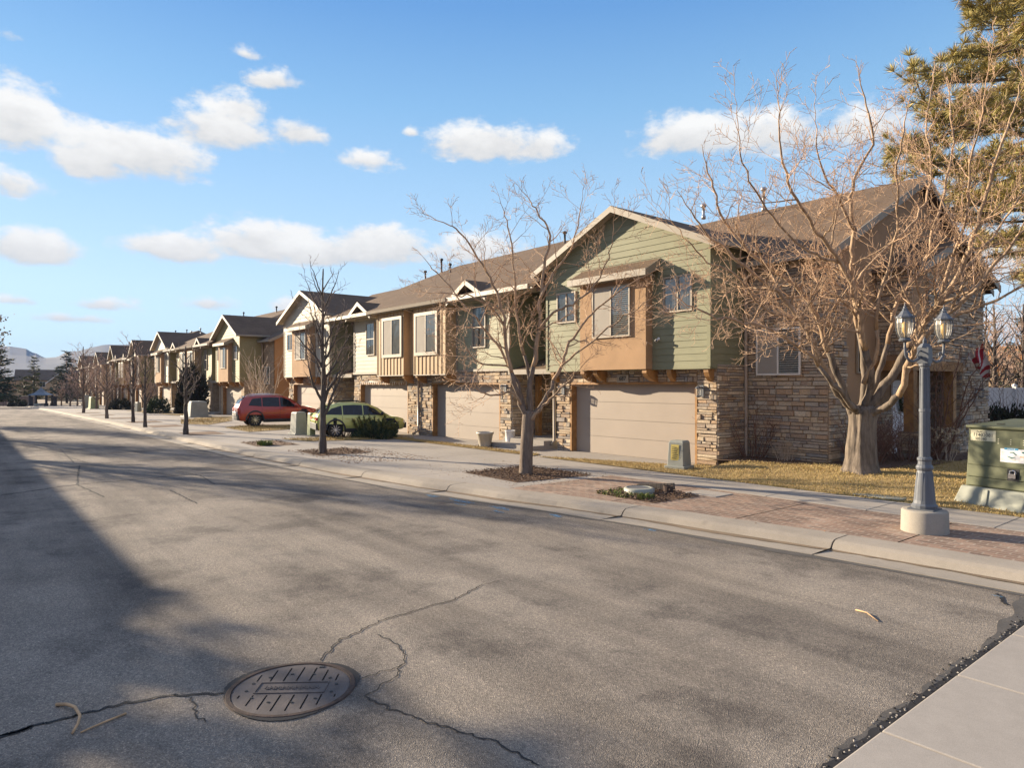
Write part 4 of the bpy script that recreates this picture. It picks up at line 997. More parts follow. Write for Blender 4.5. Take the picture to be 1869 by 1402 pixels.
mb = MB(); plate(mb, .72,.90,.50,.70,.026); lkp = mb.build('latch_recess', M['ink'], tf)
mb = MB(); mb.tube([FT(.77,.62,.05),FT(.77,.66,.05),FT(.81,.675,.05),FT(.85,.66,.05),FT(.85,.62,.05)], .012, 8); mb.obox(Matrix.Translation(FT(.81,.585,.05)), .11,.035,.075); mb.build('padlock', M['chrome'], lkp)
mb = MB(); mb.obox(Matrix.Translation((.45,.35,1.408)) @ Matrix.Rotation(.1,4,'Z'), .12,.03,.012); mb.build('hasp', M['black'], tf)
# ------------------------------------------------------------------ pedestals
def pedestal(name, x, y, w, d, h, rz, mt, label, sticker=True, base=True, cat='utility pedestal', z=.1):
    t = thing(name, label, cat, (x, y, z + zoff(x)), rz, 'utility pedestals')
    mb = MB(); mb.add([(-w/2,-d/2,.04),(w/2,-d/2,.04),(w/2,d/2,.04),(-w/2,d/2,.04),(-w*.44,-d*.42,h-.05),(w*.44,-d*.42,h-.05),(w*.44,d*.42,h-.05),(-w*.44,d*.42,h-.05),(-w*.38,-d*.34,h),(w*.38,-d*.34,h),(w*.38,d*.34,h),(-w*.38,d*.34,h)],
        [(0,1,5,4),(1,2,6,5),(2,3,7,6),(3,0,4,7),(4,5,9,8),(5,6,10,9),(6,7,11,10),(7,4,8,11),(8,9,10,11)])
    mb.build('housing', M[mt], t, bevel=.012)
    if base: mb = MB(); mb.box(-w*.62,w*.62,-d*.62,d*.62,-.06,.07); mb.build('base', M[mt], t, bevel=.015)
    if sticker:
        mb = MB(); o = .008
        mb.poly([(-w*.27,-d*.5-o+.03*h*.2,h*.3),(w*.22,-d*.5-o+.02,h*.3),(w*.22,-d*.44-o,h*.86),(-w*.27,-d*.44-o,h*.86)]); s_ = mb.build('sticker', M['yellow'], t)
        mb = MB()
        for k in range(7):
            zz = h*(.36+.065*k); yy = -d*.49 - o + .012*k/7*h - .002; mb.poly([(-w*.2,yy,zz),(w*.1+.04*w*(k%3),yy,zz),(w*.1+.04*w*(k%3),yy+.001,zz+h*.02),(-w*.2,yy+.001,zz+h*.02)])
        mb.build('print', M['ink'], s_)
    return t
pedestal('utility_pedestal', -11.0, 14.62, .46, .46, .72, math.radians(10), 'ped_grey', 'grey green pedestal with a yellow sticker on the lawn edge before garage 687', z=.13)
pedestal('utility_pedestal', -29.2, 11.75, .55, .55, 1.0, .1, 'ped_grey', 'grey stepped pedestal in front of the red car, beside a slimmer green one', False)
pedestal('utility_pedestal', -27.95, 11.8, .26, .26, 1.0, .1, 'ped_green', 'narrow pale green pedestal behind the green car\'s tail', False, False)
pedestal('utility_pedestal', -50.5, 13.0, 1.8, 1.2, 1.1, 0, 'ped_grey', 'large grey green cabinet on the grass before the second row', False, cat='utility cabinet')
pedestal('utility_pedestal', -63.5, 12.7, .6, .5, .8, .1, 'ped_green', 'small pale box beside the round clipped shrub', False)
pedestal('utility_pedestal', -67, 12.5, .45, .4, .85, .3, 'ped_grey', 'dark small pedestal left of the round clipped shrub', False, False)
pedestal('utility_pedestal', -82, 11.2, .9, .8, 1.25, .1, 'ped_green', 'far pale box under the reddish street trees', False)
pedestal('utility_pedestal', -87, 11.2, .7, .7, 1.4, .1, 'ped_grey', 'far narrow box under the reddish street trees', False)
# pot and bucket
pt = thing('plant_pot', 'empty pale plastic planter pot standing before the middle garage', 'plant pot', (-19.3,14.55,.12))
mb = MB(); mb.lathe([(.20,0),(.21,.02),(.285,.42),(.31,.43),(.315,.50),(.295,.505),(.265,.42),(.21,.38),(0,.37)], n=28, cap=False); mb.build('pot', M['plastic_pot'], pt, True)
mb = MB(); mb.lathe([(0,.40),(.262,.40)], n=20, cap=False); mb.build('soil', M['soil'], pt)
mb = MB(); chips(mb, [(-20,14.2),(-18.6,14.2),(-18.6,14.9),(-20,14.9)], 110, .108, (.02,.05), .01); tag(mb.build('soil_crumbs', M['mulch']), 'dark soil spilled round the foot of the planter pot', 'spilled soil', kind='stuff')
bk = thing('bucket', 'white plastic bucket standing by the entry steps', 'bucket', (-19.35,15.55,.4-.15))
bk.location = (-19.0,15.45,.255)
mb = MB(); mb.lathe([(.16,0),(.185,.38),(.195,.385),(.195,.40),(.178,.40),(.155,.02),(0,.02)], n=24, cap=False); mb.build('shell', M['white'], bk, True)
mb = MB(); mb.tube([(.19*math.cos(t), -.03 - .1*math.sin(t)*.4, .33 - .14*math.sin(t)) for t in [PI*i/10 for i in range(11)]], .006, 5); mb.build('handle', M['steel'], bk)
# wreath, flag
wr = thing('door_wreath', 'dark green wreath hanging on the white side door', 'wreath', (-25.6+17.3+.14, 15.78+5.5, 1.83))
mb = MB(); r2 = random.Random(4)
for i in range(900):
    t = r2.uniform(0,6.28); q = r2.uniform(0,6.28); rr = .065*math.sqrt(r2.random()); R_ = .21 + rr*math.cos(q); ctr = Vector((rr*math.sin(q)+.03, R_*math.cos(t), R_*1.25*math.sin(t)))
    dv = Vector((r2.uniform(-.2,1), r2.uniform(-1,1), r2.uniform(-1,1))).normalized()*.07; sd = dv.orthogonal().normalized()*.008
    mb.poly([ctr-sd, ctr+sd, ctr+dv])
mb.build('sprays', M['wreath'], wr)
mb = MB(); mb.tube([(.03, .21*math.cos(t), .26*math.sin(t)) for t in [2*PI*i/24 for i in range(25)]], .04, 8); mb.build('ring', M['wreath'], wr)
fl = thing('flag', 'red and white striped flag hanging from a pole on the side wall', 'flag', (-25.6+17.3+1.0, 15.78+9.8, 2.6))
fm = MB(); nn_ = 64; FQ = [AT(1766,646,20.3), AT(1797,626,20.1), AT(1808,699,19.9), AT(1783,674,20.2)]; off = Vector(fl.location)
def fp(u, v):
    p = (FQ[0]*(1-u) + FQ[1]*u)*(1-v) + (FQ[3]*(1-u) + FQ[2]*u)*v
    return p + FW*(.07*math.sin(u*9+v*3) + .04*math.sin(v*8)) + RT*.03*math.sin(u*9+1) - off
sq = (AT(1797,626,21.5) - AT(1783,674,21.5)).normalized(); nq = FW.cross(sq).normalized(); o0 = FQ[0] - off
for i in range(nn_):
    for j in range(nn_):
        q = [fp((i+a)/nn_, (j+b)/nn_) for a, b in ((0,0),(1,0),(1,1),(0,1))]
        c = (q[0]+q[2])/2 - o0; t_ = c.dot(nq) + .05*math.sin(c.z*6)
        fm.add(q, [(0,1,2,3)], int(abs(t_)/.068) % 2)
fm.build('cloth', [M['flag_red'], M['flag_white']], fl, True)
pm = MB(); A_, B_ = AT(1793,706,21.2)-off, AT(1797,622,20.15)-off; pm.tube([A_ + (A_-B_)*.1, B_ + (B_-A_)*.03], .014, 8); pm.lathe([(0,0),(.03,.03),(0,.06)], B_ + (B_-A_)*.03, 8); pm.build('pole', M['steel'], fl)
# ------------------------------------------------------------------ trees
class Tree:
    def __init__(s, seed): s.r = random.Random(seed); s.limb = MB(); s.twig = MB(); s.n = 0
    def rv(s): return Vector((s.r.gauss(0,1), s.r.gauss(0,1), s.r.gauss(0,1)))
    def smooth(s, pts, k=4):
        P = [Vector(p) for p in pts]; out = []
        for i in range(len(P)-1):
            p0, p1, p2, p3 = P[max(i-1,0)], P[i], P[i+1], P[min(i+2,len(P)-1)]
            for j in range(k):
                t = j/k; out.append(.5*((2*p1)+(p2-p0)*t+(2*p0-5*p1+4*p2-p3)*t*t+(3*p1-p0-3*p2+p3)*t**3))
        return out + [P[-1]]
    def tips(s, p, d, L):
        pass
    def grow(s, p, d, L, r, lev, up=.12, zig=.28, kids=6, dens=1.0, rmin=.003):
        step = .16 if lev > 1 else (.11 if lev == 1 else .085)
        n = max(3, int(L/step)); step = L/n; pts = [p.copy()]; rad = [r]; q = p.copy(); d = d.normalized()
        side = d.orthogonal().normalized(); side = Matrix.Rotation(s.r.uniform(0,6.28), 3, d) @ side
        for i in range(n):
            dd = d + side * (zig * (1 if i % 2 else -1) * s.r.uniform(.4,1.2)) + s.rv()*.07
            d = (d + s.rv()*.05 + Vector((0,0,up*.35))).normalized()
            q = q + dd.normalized()*step; pts.append(q.copy()); rad.append(max(rmin, r*(1 - .78*(i+1)/n)))
        (s.limb if r > .016 else s.twig).tube(pts, rad, 6 if r > .03 else (5 if r > .012 else 3), cap=r > .03)
        s.n += 1
        if lev > 0:
            m = max(2, int(kids*dens*L/ (1.2 if lev > 1 else .7) )); 
            for k in range(m):
                t = .22 + .78*(k + s.r.random())/m; i = min(n-1, int(t*n)); b = pts[i+1 if i+1 <= n else n]
                ax = (pts[min(i+2,n)] - pts[i]).normalized(); o = ax.orthogonal().normalized(); o = Matrix.Rotation(s.r.uniform(0,6.28), 3, ax) @ o
                cd = (ax*s.r.uniform(.5,1.0) + o*s.r.uniform(.55,1.0) + Vector((0,0,up))).normalized()
                s.grow(b, cd, L*s.r.uniform(.28,.55)*(1.15-.5*t), max(rmin, rad[i]*s.r.uniform(.45,.65)), lev-1, up, zig, kids, dens, rmin)
        elif s.r.random() < .6:
            e = pts[-1]; w = max(rmin*1.9,.006); s.twig.add([e+Vector((w,0,0)), e+Vector((-w*.5,w*.8,0)), e+Vector((-w*.5,-w*.8,0)), e+Vector((0,0,w*2.4)), e-Vector((0,0,w*1.6))], [(0,1,3),(1,2,3),(2,0,3),(1,0,4),(2,1,4),(0,2,4)])
    def limbline(s, pts, r0, r1, lev=2, start=.25, every=.35, Lk=(.9,1.7), up=.12, zig=.25, kids=6, dens=1.0, rmin=.003):
        P = s.smooth(pts); n = len(P)
        P = [p + s.rv()*(.018 if 0 < i < n-1 else 0) for i, p in enumerate(P)]
        rad = [(r0 + (r1-r0)*(i/(n-1))**.75)*s.r.uniform(.9,1.1) for i in range(n)]
        c_ = max(2, int(n*.24)); s.limb.tube(P[:c_+1], rad[:c_+1], 9 if r0 > .06 else 7, 1 if r0 > .055 else 0); s.limb.tube(P[c_:], rad[c_:], 9 if r0 > .06 else 7); acc = 0
        tot = sum((P[i+1]-P[i]).length for i in range(n-1)); run = 0
        for i in range(n-1):
            seg = (P[i+1]-P[i]).length; acc += seg; run += seg
            if run/tot > start and acc > every*s.r.uniform(.6,1.2):
                acc = 0; ax = (P[i+1]-P[i]).normalized(); o = ax.orthogonal().normalized(); o = Matrix.Rotation(s.r.uniform(0,6.28), 3, ax) @ o
                d = (ax*s.r.uniform(.35,.9) + o + Vector((0,0,up))).normalized()
                s.grow(P[i+1], d, s.r.uniform(*Lk)*(1.1-.35*run/tot), rad[i+1]*s.r.uniform(.35,.6), lev, up, zig, kids, dens, rmin)
        s.grow(P[-1], (P[-1]-P[-3]), s.r.uniform(*Lk)*.8, r1, lev, up, zig, kids, dens, rmin)
    def build(s, name, label, cat, loc, mb, mt, group=None, ml=None):
        t = thing(name, label, cat, loc, 0, group); off = Vector(loc)
        for k, (b, nm, m_) in enumerate(((s.limb, 'trunk', mb), (s.twig, 'crown', mt))):
            b.v = [(x-off.x, y-off.y, z-off.z) for x, y, z in b.v]
            if not b.f: continue
            b.build(nm, m_ if not ml or nm != 'trunk' else [mb, ml], t, True)
        return t
def PXL(pts, Z0, Z1):
    n = len(pts); return [AT(x, y, Z0 + (Z1-Z0)*i/(n-1)) for i, (x, y) in enumerate(pts)]
# --- the big spreading tree on the lawn
T = Tree(21); Zb = 15.7
base = AT(1571, 874, Zb); base.z = .18
trunk = [base - Vector((0,0,.15)), base + Vector((0,0,.12)), AT(1571,835,Zb), AT(1573,795,Zb), AT(1575,757,Zb), AT(1576,738,Zb)]
tb = MB(); P = T.smooth(trunk, 6); k = len(P); vs = []; nn = 54; rj = [[T.r.gauss(0,1) for _ in range(54)] for _ in range(60)]
rp = [.62,.6,.57,.53,.48,.44,.41,.385,.365,.35,.335,.325,.315,.31,.305,.30,.295,.29,.285,.28,.28,.28,.285,.29,.30,.30,.29,.26,.22,.16,.1]; rq = [.28,.275,.272,.27,.268,.268,.268,.268,.27,.272,.275,.278,.282,.288,.295,.30,.30,.29,.27,.24,.2,.16,.12,.1]
for i, p in enumerate(P):
    for j in range(nn):
        t = 2*PI*j/nn; fl_ = 1 + (.10*math.sin(5*t+1) + .05*math.sin(9*t))*(1.5 if i < 6 else .55) + .02*math.sin(13*t+i*.3) + .028*(rj[i//5][j]*(1-i%5/5)+rj[i//5+1][j]*(i%5/5))
        r_ = rp[min(i, len(rp)-1)]*fl_; vs.append(p + Vector((r_*math.cos(t), r_*math.sin(t), 0)))
T.limb.add(vs, [(i*nn+j, i*nn+(j+1)%nn, (i+1)*nn+(j+1)%nn, (i+1)*nn+j) for i in range(k-1) for j in range(nn)] + [tuple(range((k-1)*nn, k*nn))], 1)
big = dict(lev=2, zig=.17, every=.175, Lk=(.75,1.8), kids=7.6, dens=1.0, rmin=.0036)
LB = [([(1566,752),(1538,728),(1512,685),(1482,625),(1462,585),(1420,535),(1375,500),(1325,455),(1285,420)], 15.6, 13.6, .135, .03),
      ([(1562,765),(1535,700),(1512,640),(1495,590),(1470,540),(1430,505),(1390,478),(1350,440),(1318,390),(1300,330)], 15.7, 15.0, .12, .028),
      ([(1574,745),(1580,690),(1568,600),(1558,530),(1556,470),(1560,420),(1552,370),(1562,320),(1592,265),(1585,205)], 15.7, 14.8, .125, .028),
      ([(1578,742),(1590,690),(1576,620),(1566,560),(1535,480),(1500,435),(1470,390),(1440,335),(1425,270)], 15.6, 13.4, .12, .026),
      ([(1582,745),(1628,690),(1665,620),(1705,570),(1750,500),(1776,440),(1795,370),(1815,300),(1840,230)], 15.7, 14.0, .15, .03),
      ([(1588,758),(1625,735),(1650,700),(1668,640),(1712,590),(1762,545),(1820,480),(1869,420)], 15.5, 12.6, .125, .03),
      ([(1582,742),(1605,680),(1625,610),(1640,540),(1680,490),(1705,420),(1722,350),(1738,280),(1735,200)], 15.8, 16.0, .10, .025),
      ([(1562,748),(1520,700),(1470,640),(1420,610),(1370,590),(1310,580),(1265,560)], 15.4, 12.8, .085, .02),
      ([(1668,640),(1720,590),(1790,560),(1850,530),(1910,505)], 15.0, 13.2, .07, .022),
      ([(1558,530),(1600,470),(1650,425),(1690,370),(1700,300),(1690,230),(1700,160)], 15.5, 15.8, .06, .02),
      ([(1576,700),(1600,640),(1600,560),(1625,480),(1640,400),(1635,320),(1650,240)], 15.4, 13.0, .07, .02),
      ([(1495,590),(1440,580),(1390,560),(1340,500),(1290,480),(1255,440)], 15.2, 12.6, .05, .016),
      ([(1535,480),(1500,470),(1450,440),(1400,380),(1370,330),(1350,270)], 14.6, 12.6, .05, .016),
      ([(1750,500),(1800,450),(1850,380),(1890,330)], 14.8, 15.2, .06, .018),
      ([(1560,420),(1530,360),(1500,310),(1490,250)], 15.2, 14.0, .05, .016),
      ([(1705,570),(1740,470),(1765,390),(1770,300),(1790,220)], 14.9, 13.2, .06, .018)]
for pts, za, zb, r0, r1 in LB: T.limbline(PXL(pts, za, zb), r0*.76, r1*.72, start=.26, **big)
tr_ = T.build('bare_tree', 'large bare spreading tree with a thick furrowed trunk on the lawn', 'tree', tuple(base), M['limb'], M['twig'], 'bare street trees', M['bark'])
me = [c for c in tr_.children if c.name.startswith('trunk')][0].data
me.polygons.foreach_set('material_index', T.limb.m)
print('big tree', T.n, len(T.twig.f), len(T.limb.f))
# --- second tree by the kerb
T = Tree(8); Zb = 16.7
b0 = AT(960, 866, Zb); b0.z = .1
T.limb.tube(T.smooth([b0 - Vector((0,0,.1)), b0 + Vector((0,0,.15)), AT(961,820,Zb), AT(963,785,Zb), AT(965,762,Zb), AT(967,750,Zb)]), [.225,.205,.185,.175,.168,.163,.16,.158,.156,.154,.152,.152,.152,.153,.155,.157,.157,.155,.15,.13,.11], 16, 1)
mid = dict(lev=2, zig=.17, every=.15, Lk=(.5,1.3), kids=9, dens=1.0, rmin=.0036)
for pts, za, zb, r0, r1 in [([(963,768),(946,725),(930,670),(921,610),(918,575),(900,520),(872,470),(845,430),(822,412)], 16.7, 16.0, .085, .016),
      ([(966,764),(968,710),(976,655),(985,600),(986,545),(994,485),(1003,430),(985,395),(970,370)], 16.7, 16.6, .10, .016),
      ([(970,766),(992,742),(1018,715),(1040,692),(1052,680)], 16.6, 15.8, .06, .014),
      ([(970,762),(1000,720),(1024,668),(1036,635),(1058,600),(1090,565),(1130,530),(1175,505)], 16.7, 17.2, .075, .014),
      ([(950,738),(934,714),(908,722),(884,718),(862,705),(840,697)], 16.6, 15.6, .045, .012),
      ([(960,760),(944,700),(915,640),(885,600),(850,560),(815,515),(785,485)], 16.7, 17.4, .065, .014),
      ([(966,745),(964,680),(950,620),(942,560),(938,500),(930,430),(920,385)], 16.7, 17.2, .07, .014),
      ([(985,600),(1010,570),(1045,555),(1085,520),(1110,470),(1118,430)], 16.6, 15.8, .05, .012),
      ([(1024,668),(1060,640),(1110,600),(1150,570),(1190,545)], 16.8, 16.0, .04, .012),
      ([(921,610),(905,570),(870,545),(835,540),(800,535)], 16.5, 15.6, .04, .012),
      ([(986,545),(1010,500),(1040,460),(1055,410),(1060,375)], 16.6, 16.9, .045, .012),
      ([(930,670),(890,665),(860,650),(840,610)], 16.6, 16.2, .035, .012)]: T.limbline(PXL(pts, za, zb), r0*.85, r1*.85, start=.3, **mid)
t_ = T.build('bare_tree', 'wide-branching bare tree in the dark mulch square by the kerb', 'tree', tuple(b0), M['limb'], M['twig'], 'bare street trees', M['bark_mid'])
[c for c in t_.children if c.name.startswith('trunk')][0].data.polygons.foreach_set('material_index', T.limb.m)
print('tree1', T.n, len(T.twig.f))
# --- upright street trees
def upright(seed, base, H, r, label, mb='bark_dark', mt='twig_dark', n=16, spread=.55, first=.25, lev=2, Lk=.42, kids=4.5, rmin=.004, name='bare_tree', group='bare street trees'):
    T = Tree(seed); b = Vector(base); R_ = T.r
    P = [b + Vector((0,0,-.1))]; 
    for i in range(1, 12): P.append(b + Vector((R_.gauss(0,.025)*H*.12, R_.gauss(0,.025)*H*.12, H*i/11)))
    rad = [r*(1.15 if i == 0 else 1 - .9*i/11) + rmin for i in range(12)]
    P2 = T.smooth(P, 3); T.limb.tube(P2, [rad[min(11, i//3)] for i in range(len(P2))], 9)
    for k in range(n):
        t = first + (.93-first)*(k + R_.random()*.8)/n; p = P2[int(t*(len(P2)-1))]; a = k*2.4 + R_.uniform(-.4,.4)
        d = Vector((math.cos(a)*spread, math.sin(a)*spread, 1)).normalized()
        T.grow(p, d, H*Lk*(1.15-.8*t)*R_.uniform(.75,1.15), r*(.6-.42*t), lev, .14, .16, kids, 1, rmin)
    return T.build(name, label, 'tree', tuple(b), M[mb], M[mt], group)
def gz(px, py, z=.1):   # street position with the falling ground taken into account
    x, y = G(px, py, z)
    for _ in range(4): x, y = G(px, py, z + zoff(x))
    return (x, y, z + zoff(x))
upright(31, gz(589,828), 5.9, .11, 'slender bare tree in front of the green hatchback', n=20, spread=.7, first=.2, rmin=.0042, kids=5)
upright(32, gz(339,793), 3.9, .10, 'young crooked bare tree with one pale low branch, left of the red car', n=13, spread=.9, first=.3, rmin=.007)
upright(33, gz(265,781), 3.6, .08, 'small upright bare tree in front of the third row of townhouses', n=16, spread=.6, first=.25, lev=2, rmin=.008, mt='twig_red')
upright(34, gz(243,771), 4.7, .085, 'tall narrow bare tree whose spire rises above the third row', n=16, spread=.45, first=.22, rmin=.009, mt='twig_red')
upright(35, gz(195,764), 3.9, .095, 'round headed reddish bare tree near the far green boxes', n=22, spread=1.0, first=.28, rmin=.009, mt='twig_red', kids=4, mb='bark_mid')
upright(36, gz(152,754), 5.6, .10, 'tallest of the far reddish street trees, ending in upright whips', n=26, spread=.75, first=.2, rmin=.010, mt='twig_red', kids=4, mb='bark_mid')
for i, (px, pz, H, lb) in enumerate(((176, 70, 6.2, 'reddish bare tree crowding the farthest townhouse row'), (128, 88, 5.2, 'low dense reddish tree right of the kiosk'), (112, 96, 4.4, 'small reddish tree behind the kiosk roof'), (165, 86, 6.6, 'dense reddish tree behind the tallest street tree'), (205, 82, 5.6, 'reddish tree against the end of the third row'), (141, 92, 6.0, 'tangled reddish tree below the far big conifer'))):
    p = AT(px, 702, pz); p.z = .1 + zoff(p.x)
    upright(40+i, tuple(p), H*.78, .09, lb, n=26, spread=1.0, first=.12, rmin=.011, mt='twig_red', kids=3.6, mb='bark_mid')
# pale multi-stemmed saplings behind the red car
T = Tree(55); bx = AT(470, 742, 44.5); bx.z = 0
for k in range(9):
    a = T.r.uniform(0,6.28); b = bx + Vector((T.r.uniform(-1.6,1.6), T.r.uniform(-.3,.3), 0)); d = Vector((math.cos(a)*.25, math.sin(a)*.25, 1))
    T.grow(b, d, T.r.uniform(2.6,4.4), .055, 1, .1, .12, 2.2, .8, .012)
T.build('multi_stem_tree', 'clump of pale leafless stems between the red car and the second row', 'tree', tuple(bx), M['twig_pale'], M['twig_pale'])
# bare trees beyond the fence at the far right
for i, (px, pz, H) in enumerate(((1815,36,6.5),(1868,38,6.8),(1800,48,8))):
    p = AT(px, 702, pz); p.z = 0
    upright(60+i, tuple(p), H, .15, ['bare tangled tree behind the white fence nearest the flag','bare tree behind the white fence at the picture edge','taller grey bare tree farther behind the white fence'][i], n=26, spread=.9, first=.12, rmin=.009, mt='twig_red', kids=4, group='bare trees behind the fence')
# --- long-needled pine
def tuft(mb, p, d, L, n, r, spread=.75, w=.010):
    for _ in range(n):
        v = (d + Vector((r.gauss(0,1), r.gauss(0,1), r.gauss(0,1)))*spread).normalized(); q = p + v*L*r.uniform(.75,1.1) - Vector((0,0,L*.12*r.random()))
        s_ = v.orthogonal().normalized(); s_ = Matrix.Rotation(r.uniform(0,3.14), 3, v) @ s_ * w
        mb.add([p - s_*.5, p + s_*.5, (p+q)/2 + s_, q, (p+q)/2 - s_], [(0,1,2,4),(4,2,3)])
def pine(base, H, label, seed, prof, zlow, nb=100, L=.46, nn=60):
    r = random.Random(seed); b = Vector(base); t = thing('pine_tree', label, 'pine tree', base); wd = MB(); nd = MB(); cn = MB()
    wd.tube([(0,0,-.2),(0,0,H*.5),(.15,.1,H*.98)], [.34,.24,.04], 10)
    for k in range(nb):
        z = zlow + (H-.6-zlow)*((k+r.random())/nb)**.85; u = (z-zlow)/(H-zlow); a = k*2.399 + r.uniform(-.3,.3); R_ = prof(u)*r.uniform(.72,1.1)
        p = Vector((0,0,z)); d = Vector((math.cos(a), math.sin(a), .12)); pts = [p.copy()]; m = max(4, int(R_/.5))
        for i in range(m):
            d = (d + Vector((r.gauss(0,.09), r.gauss(0,.09), r.gauss(0,.05) + (.10 if i > m*.5 else -.05)))).normalized(); p = p + d*(R_/m); pts.append(p.copy())
        wd.tube(pts, [.07*(1-.85*i/m)*(R_/5+.3) for i in range(m+1)], 5)
        for i in range(max(1,int(m*.30)), m+1):
            for _ in range(2 + (i > m*.6)):
                q = pts[i] + Vector((r.gauss(0,.1),r.gauss(0,.1),0)); sd = (Vector((r.gauss(0,.8), r.gauss(0,.8), r.uniform(-.1,.7))) + (pts[i]-pts[i-1]).normalized()*.5).normalized(); l = r.uniform(.25,.85)
                e = q + sd*l; wd.tube([q, (q+e)/2 + Vector((0,0,-.03)), e], [.018,.014,.01], 4)
                tuft(nd, e, (sd*.9+Vector((0,0,.5))).normalized(), L, nn, r); tuft(nd, (q+e)/2, sd, L*.9, nn//2, r)
                if r.random() < .05: cn.lathe([(.0,0),(.05,.03),(.055,.07),(.03,.12),(0,.14)], e - Vector((0,0,.1)), 7)
        tuft(nd, pts[-1], (d+Vector((0,0,.4))).normalized(), L, nn, r)
    wd.build('trunk', M['bark'], t, True); nd.build('crown', M['needle'], t)
    if cn.f: cn.build('cone', M['cone'], t, True)
    print('pine', len(nd.f)); return t
pb = AT(1925, 702, 27.5); pb.z = .3
pine(tuple(pb), 21, 'tall long-needled pine rising behind the right end of the near townhouses', 5, lambda u: 3.2 + 3.4*math.sin(PI*min(1,u*1.25+.08)) if u < .55 else 6.4*(1-u)*1.25 + .8, 6.6, 125)
# --- layered conifers far off
def conifer(base, H, R_, label, seed, mt='conifer', n=26, bare=.12, name='conifer_tree', size=.5, dens=1.0):
    r = random.Random(seed); t = thing(name, label, 'conifer', base); wd = MB(); nd = MB()
    wd.tube([(0,0,-.3),(0,0,H*.97)], [H*.018+.05,.03], 8)
    for k in range(n):
        u = (k+r.random()*.6)/n; z = H*(bare + (1-bare)*u); L = R_*(1-u)**.8*r.uniform(.7,1.15) + .25
        for j in range(max(3, int(6*(1-u)+3))):
            a = r.uniform(0, 6.28); d = Vector((math.cos(a), math.sin(a), r.uniform(-.22,.12)+.35*u)); l = L*r.uniform(.6,1.1)
            e = Vector((0,0,z)) + d*l; wd.tube([(0,0,z), Vector((0,0,z)) + d*l*.5 + Vector((0,0,.05*l)), e], [.04,.03,.012], 3)
            m = max(3, int(l/(.16*size/.5)*dens))
            for i in range(m):
                f = .22 + .78*i/m; p = Vector((0,0,z)) + d*l*f + Vector((r.gauss(0,.09), r.gauss(0,.09), r.gauss(0,.05)))*size*2
                sd = Vector((-d.y, d.x, 0)); hl = size*(1.1-.6*f)
                for sg in (1,-1):
                    q = p + (sd*sg*r.uniform(.3,1) + d*r.uniform(.2,.9) + Vector((0,0,r.uniform(-.35,.2))))*hl
                    w = Vector((r.gauss(0,1), r.gauss(0,1), r.gauss(0,1))).normalized()*size*.2
                    nd.poly([p - w*.5, p + w*.5, q + w*.35, q - w*.35])
    wd.build('trunk', M['bark_dark'], t, True); nd.build('crown', M[mt], t); return t
def at0(px, Z): 
    p = AT(px, 702, Z); p.z = .0 + zoff(p.x); return tuple(p)
conifer(at0(-6, 84), 8.2, 3.2, 'dark drooping conifer at the left end of the street', 71, size=.62, n=30)
conifer(at0(62, 118), 8.2, 2.0, 'narrow conifer just left of the kiosk, lit from the side', 72, 'olive_leaf', size=.6, n=20)
conifer(at0(122, 128), 9.6, 4.2, 'broad dark conifer above the reddish trees right of the kiosk', 73, size=.85, n=24)
conifer(at0(44, 108), 4.6, 2.2, 'low yellow green conifer beside the brick wall', 74, 'olive_leaf', size=.5, n=14)
conifer(at0(1868, 42), 6.6, 1.8, 'small blue green conifer behind the fence at the far right', 75, size=.45, n=18)
conifer(at0(212, 150), 11.5, 3.4, 'distant conifer top behind the third row roof', 76, size=.8, n=18)
# dry-leaved tree, far left
T = Tree(80); bx = Vector(at0(-40, 100)); r = T.r
lf = MB()
for k in range(60):
    z = 6 + 9.5*r.random(); a = r.uniform(0,6.28); L = 3.9*math.sin(PI*min(1,(z-3)/14.))+.6
    e = bx + Vector((math.cos(a)*L*r.uniform(.5,1), math.sin(a)*L*r.uniform(.5,1), z)); s0 = bx + Vector((0,0,z-2.2))
    T.limb.tube([s0, (s0+e)/2 + Vector((0,0,.3)), e], [.09,.06,.02], 4)
    for _ in range(34):
        p = s0 + (e-s0)*r.uniform(.45,1.08) + Vector((r.gauss(0,.4), r.gauss(0,.4), r.gauss(0,.3))); w = Vector((r.gauss(0,1), r.gauss(0,1), r.gauss(0,1))).normalized()*.17; v = w.orthogonal()
        T.twig.poly([p-w, p-v*.6, p+w, p+v*.6])
T.limb.tube([bx, bx + Vector((0,0,15))], [.3,.05], 8)
T.build('dry_leaf_tree', 'tall tree keeping pale dry leaves behind the dark conifer at the far left', 'tree', tuple(bx), M['bark_dark'], M['autumn'])
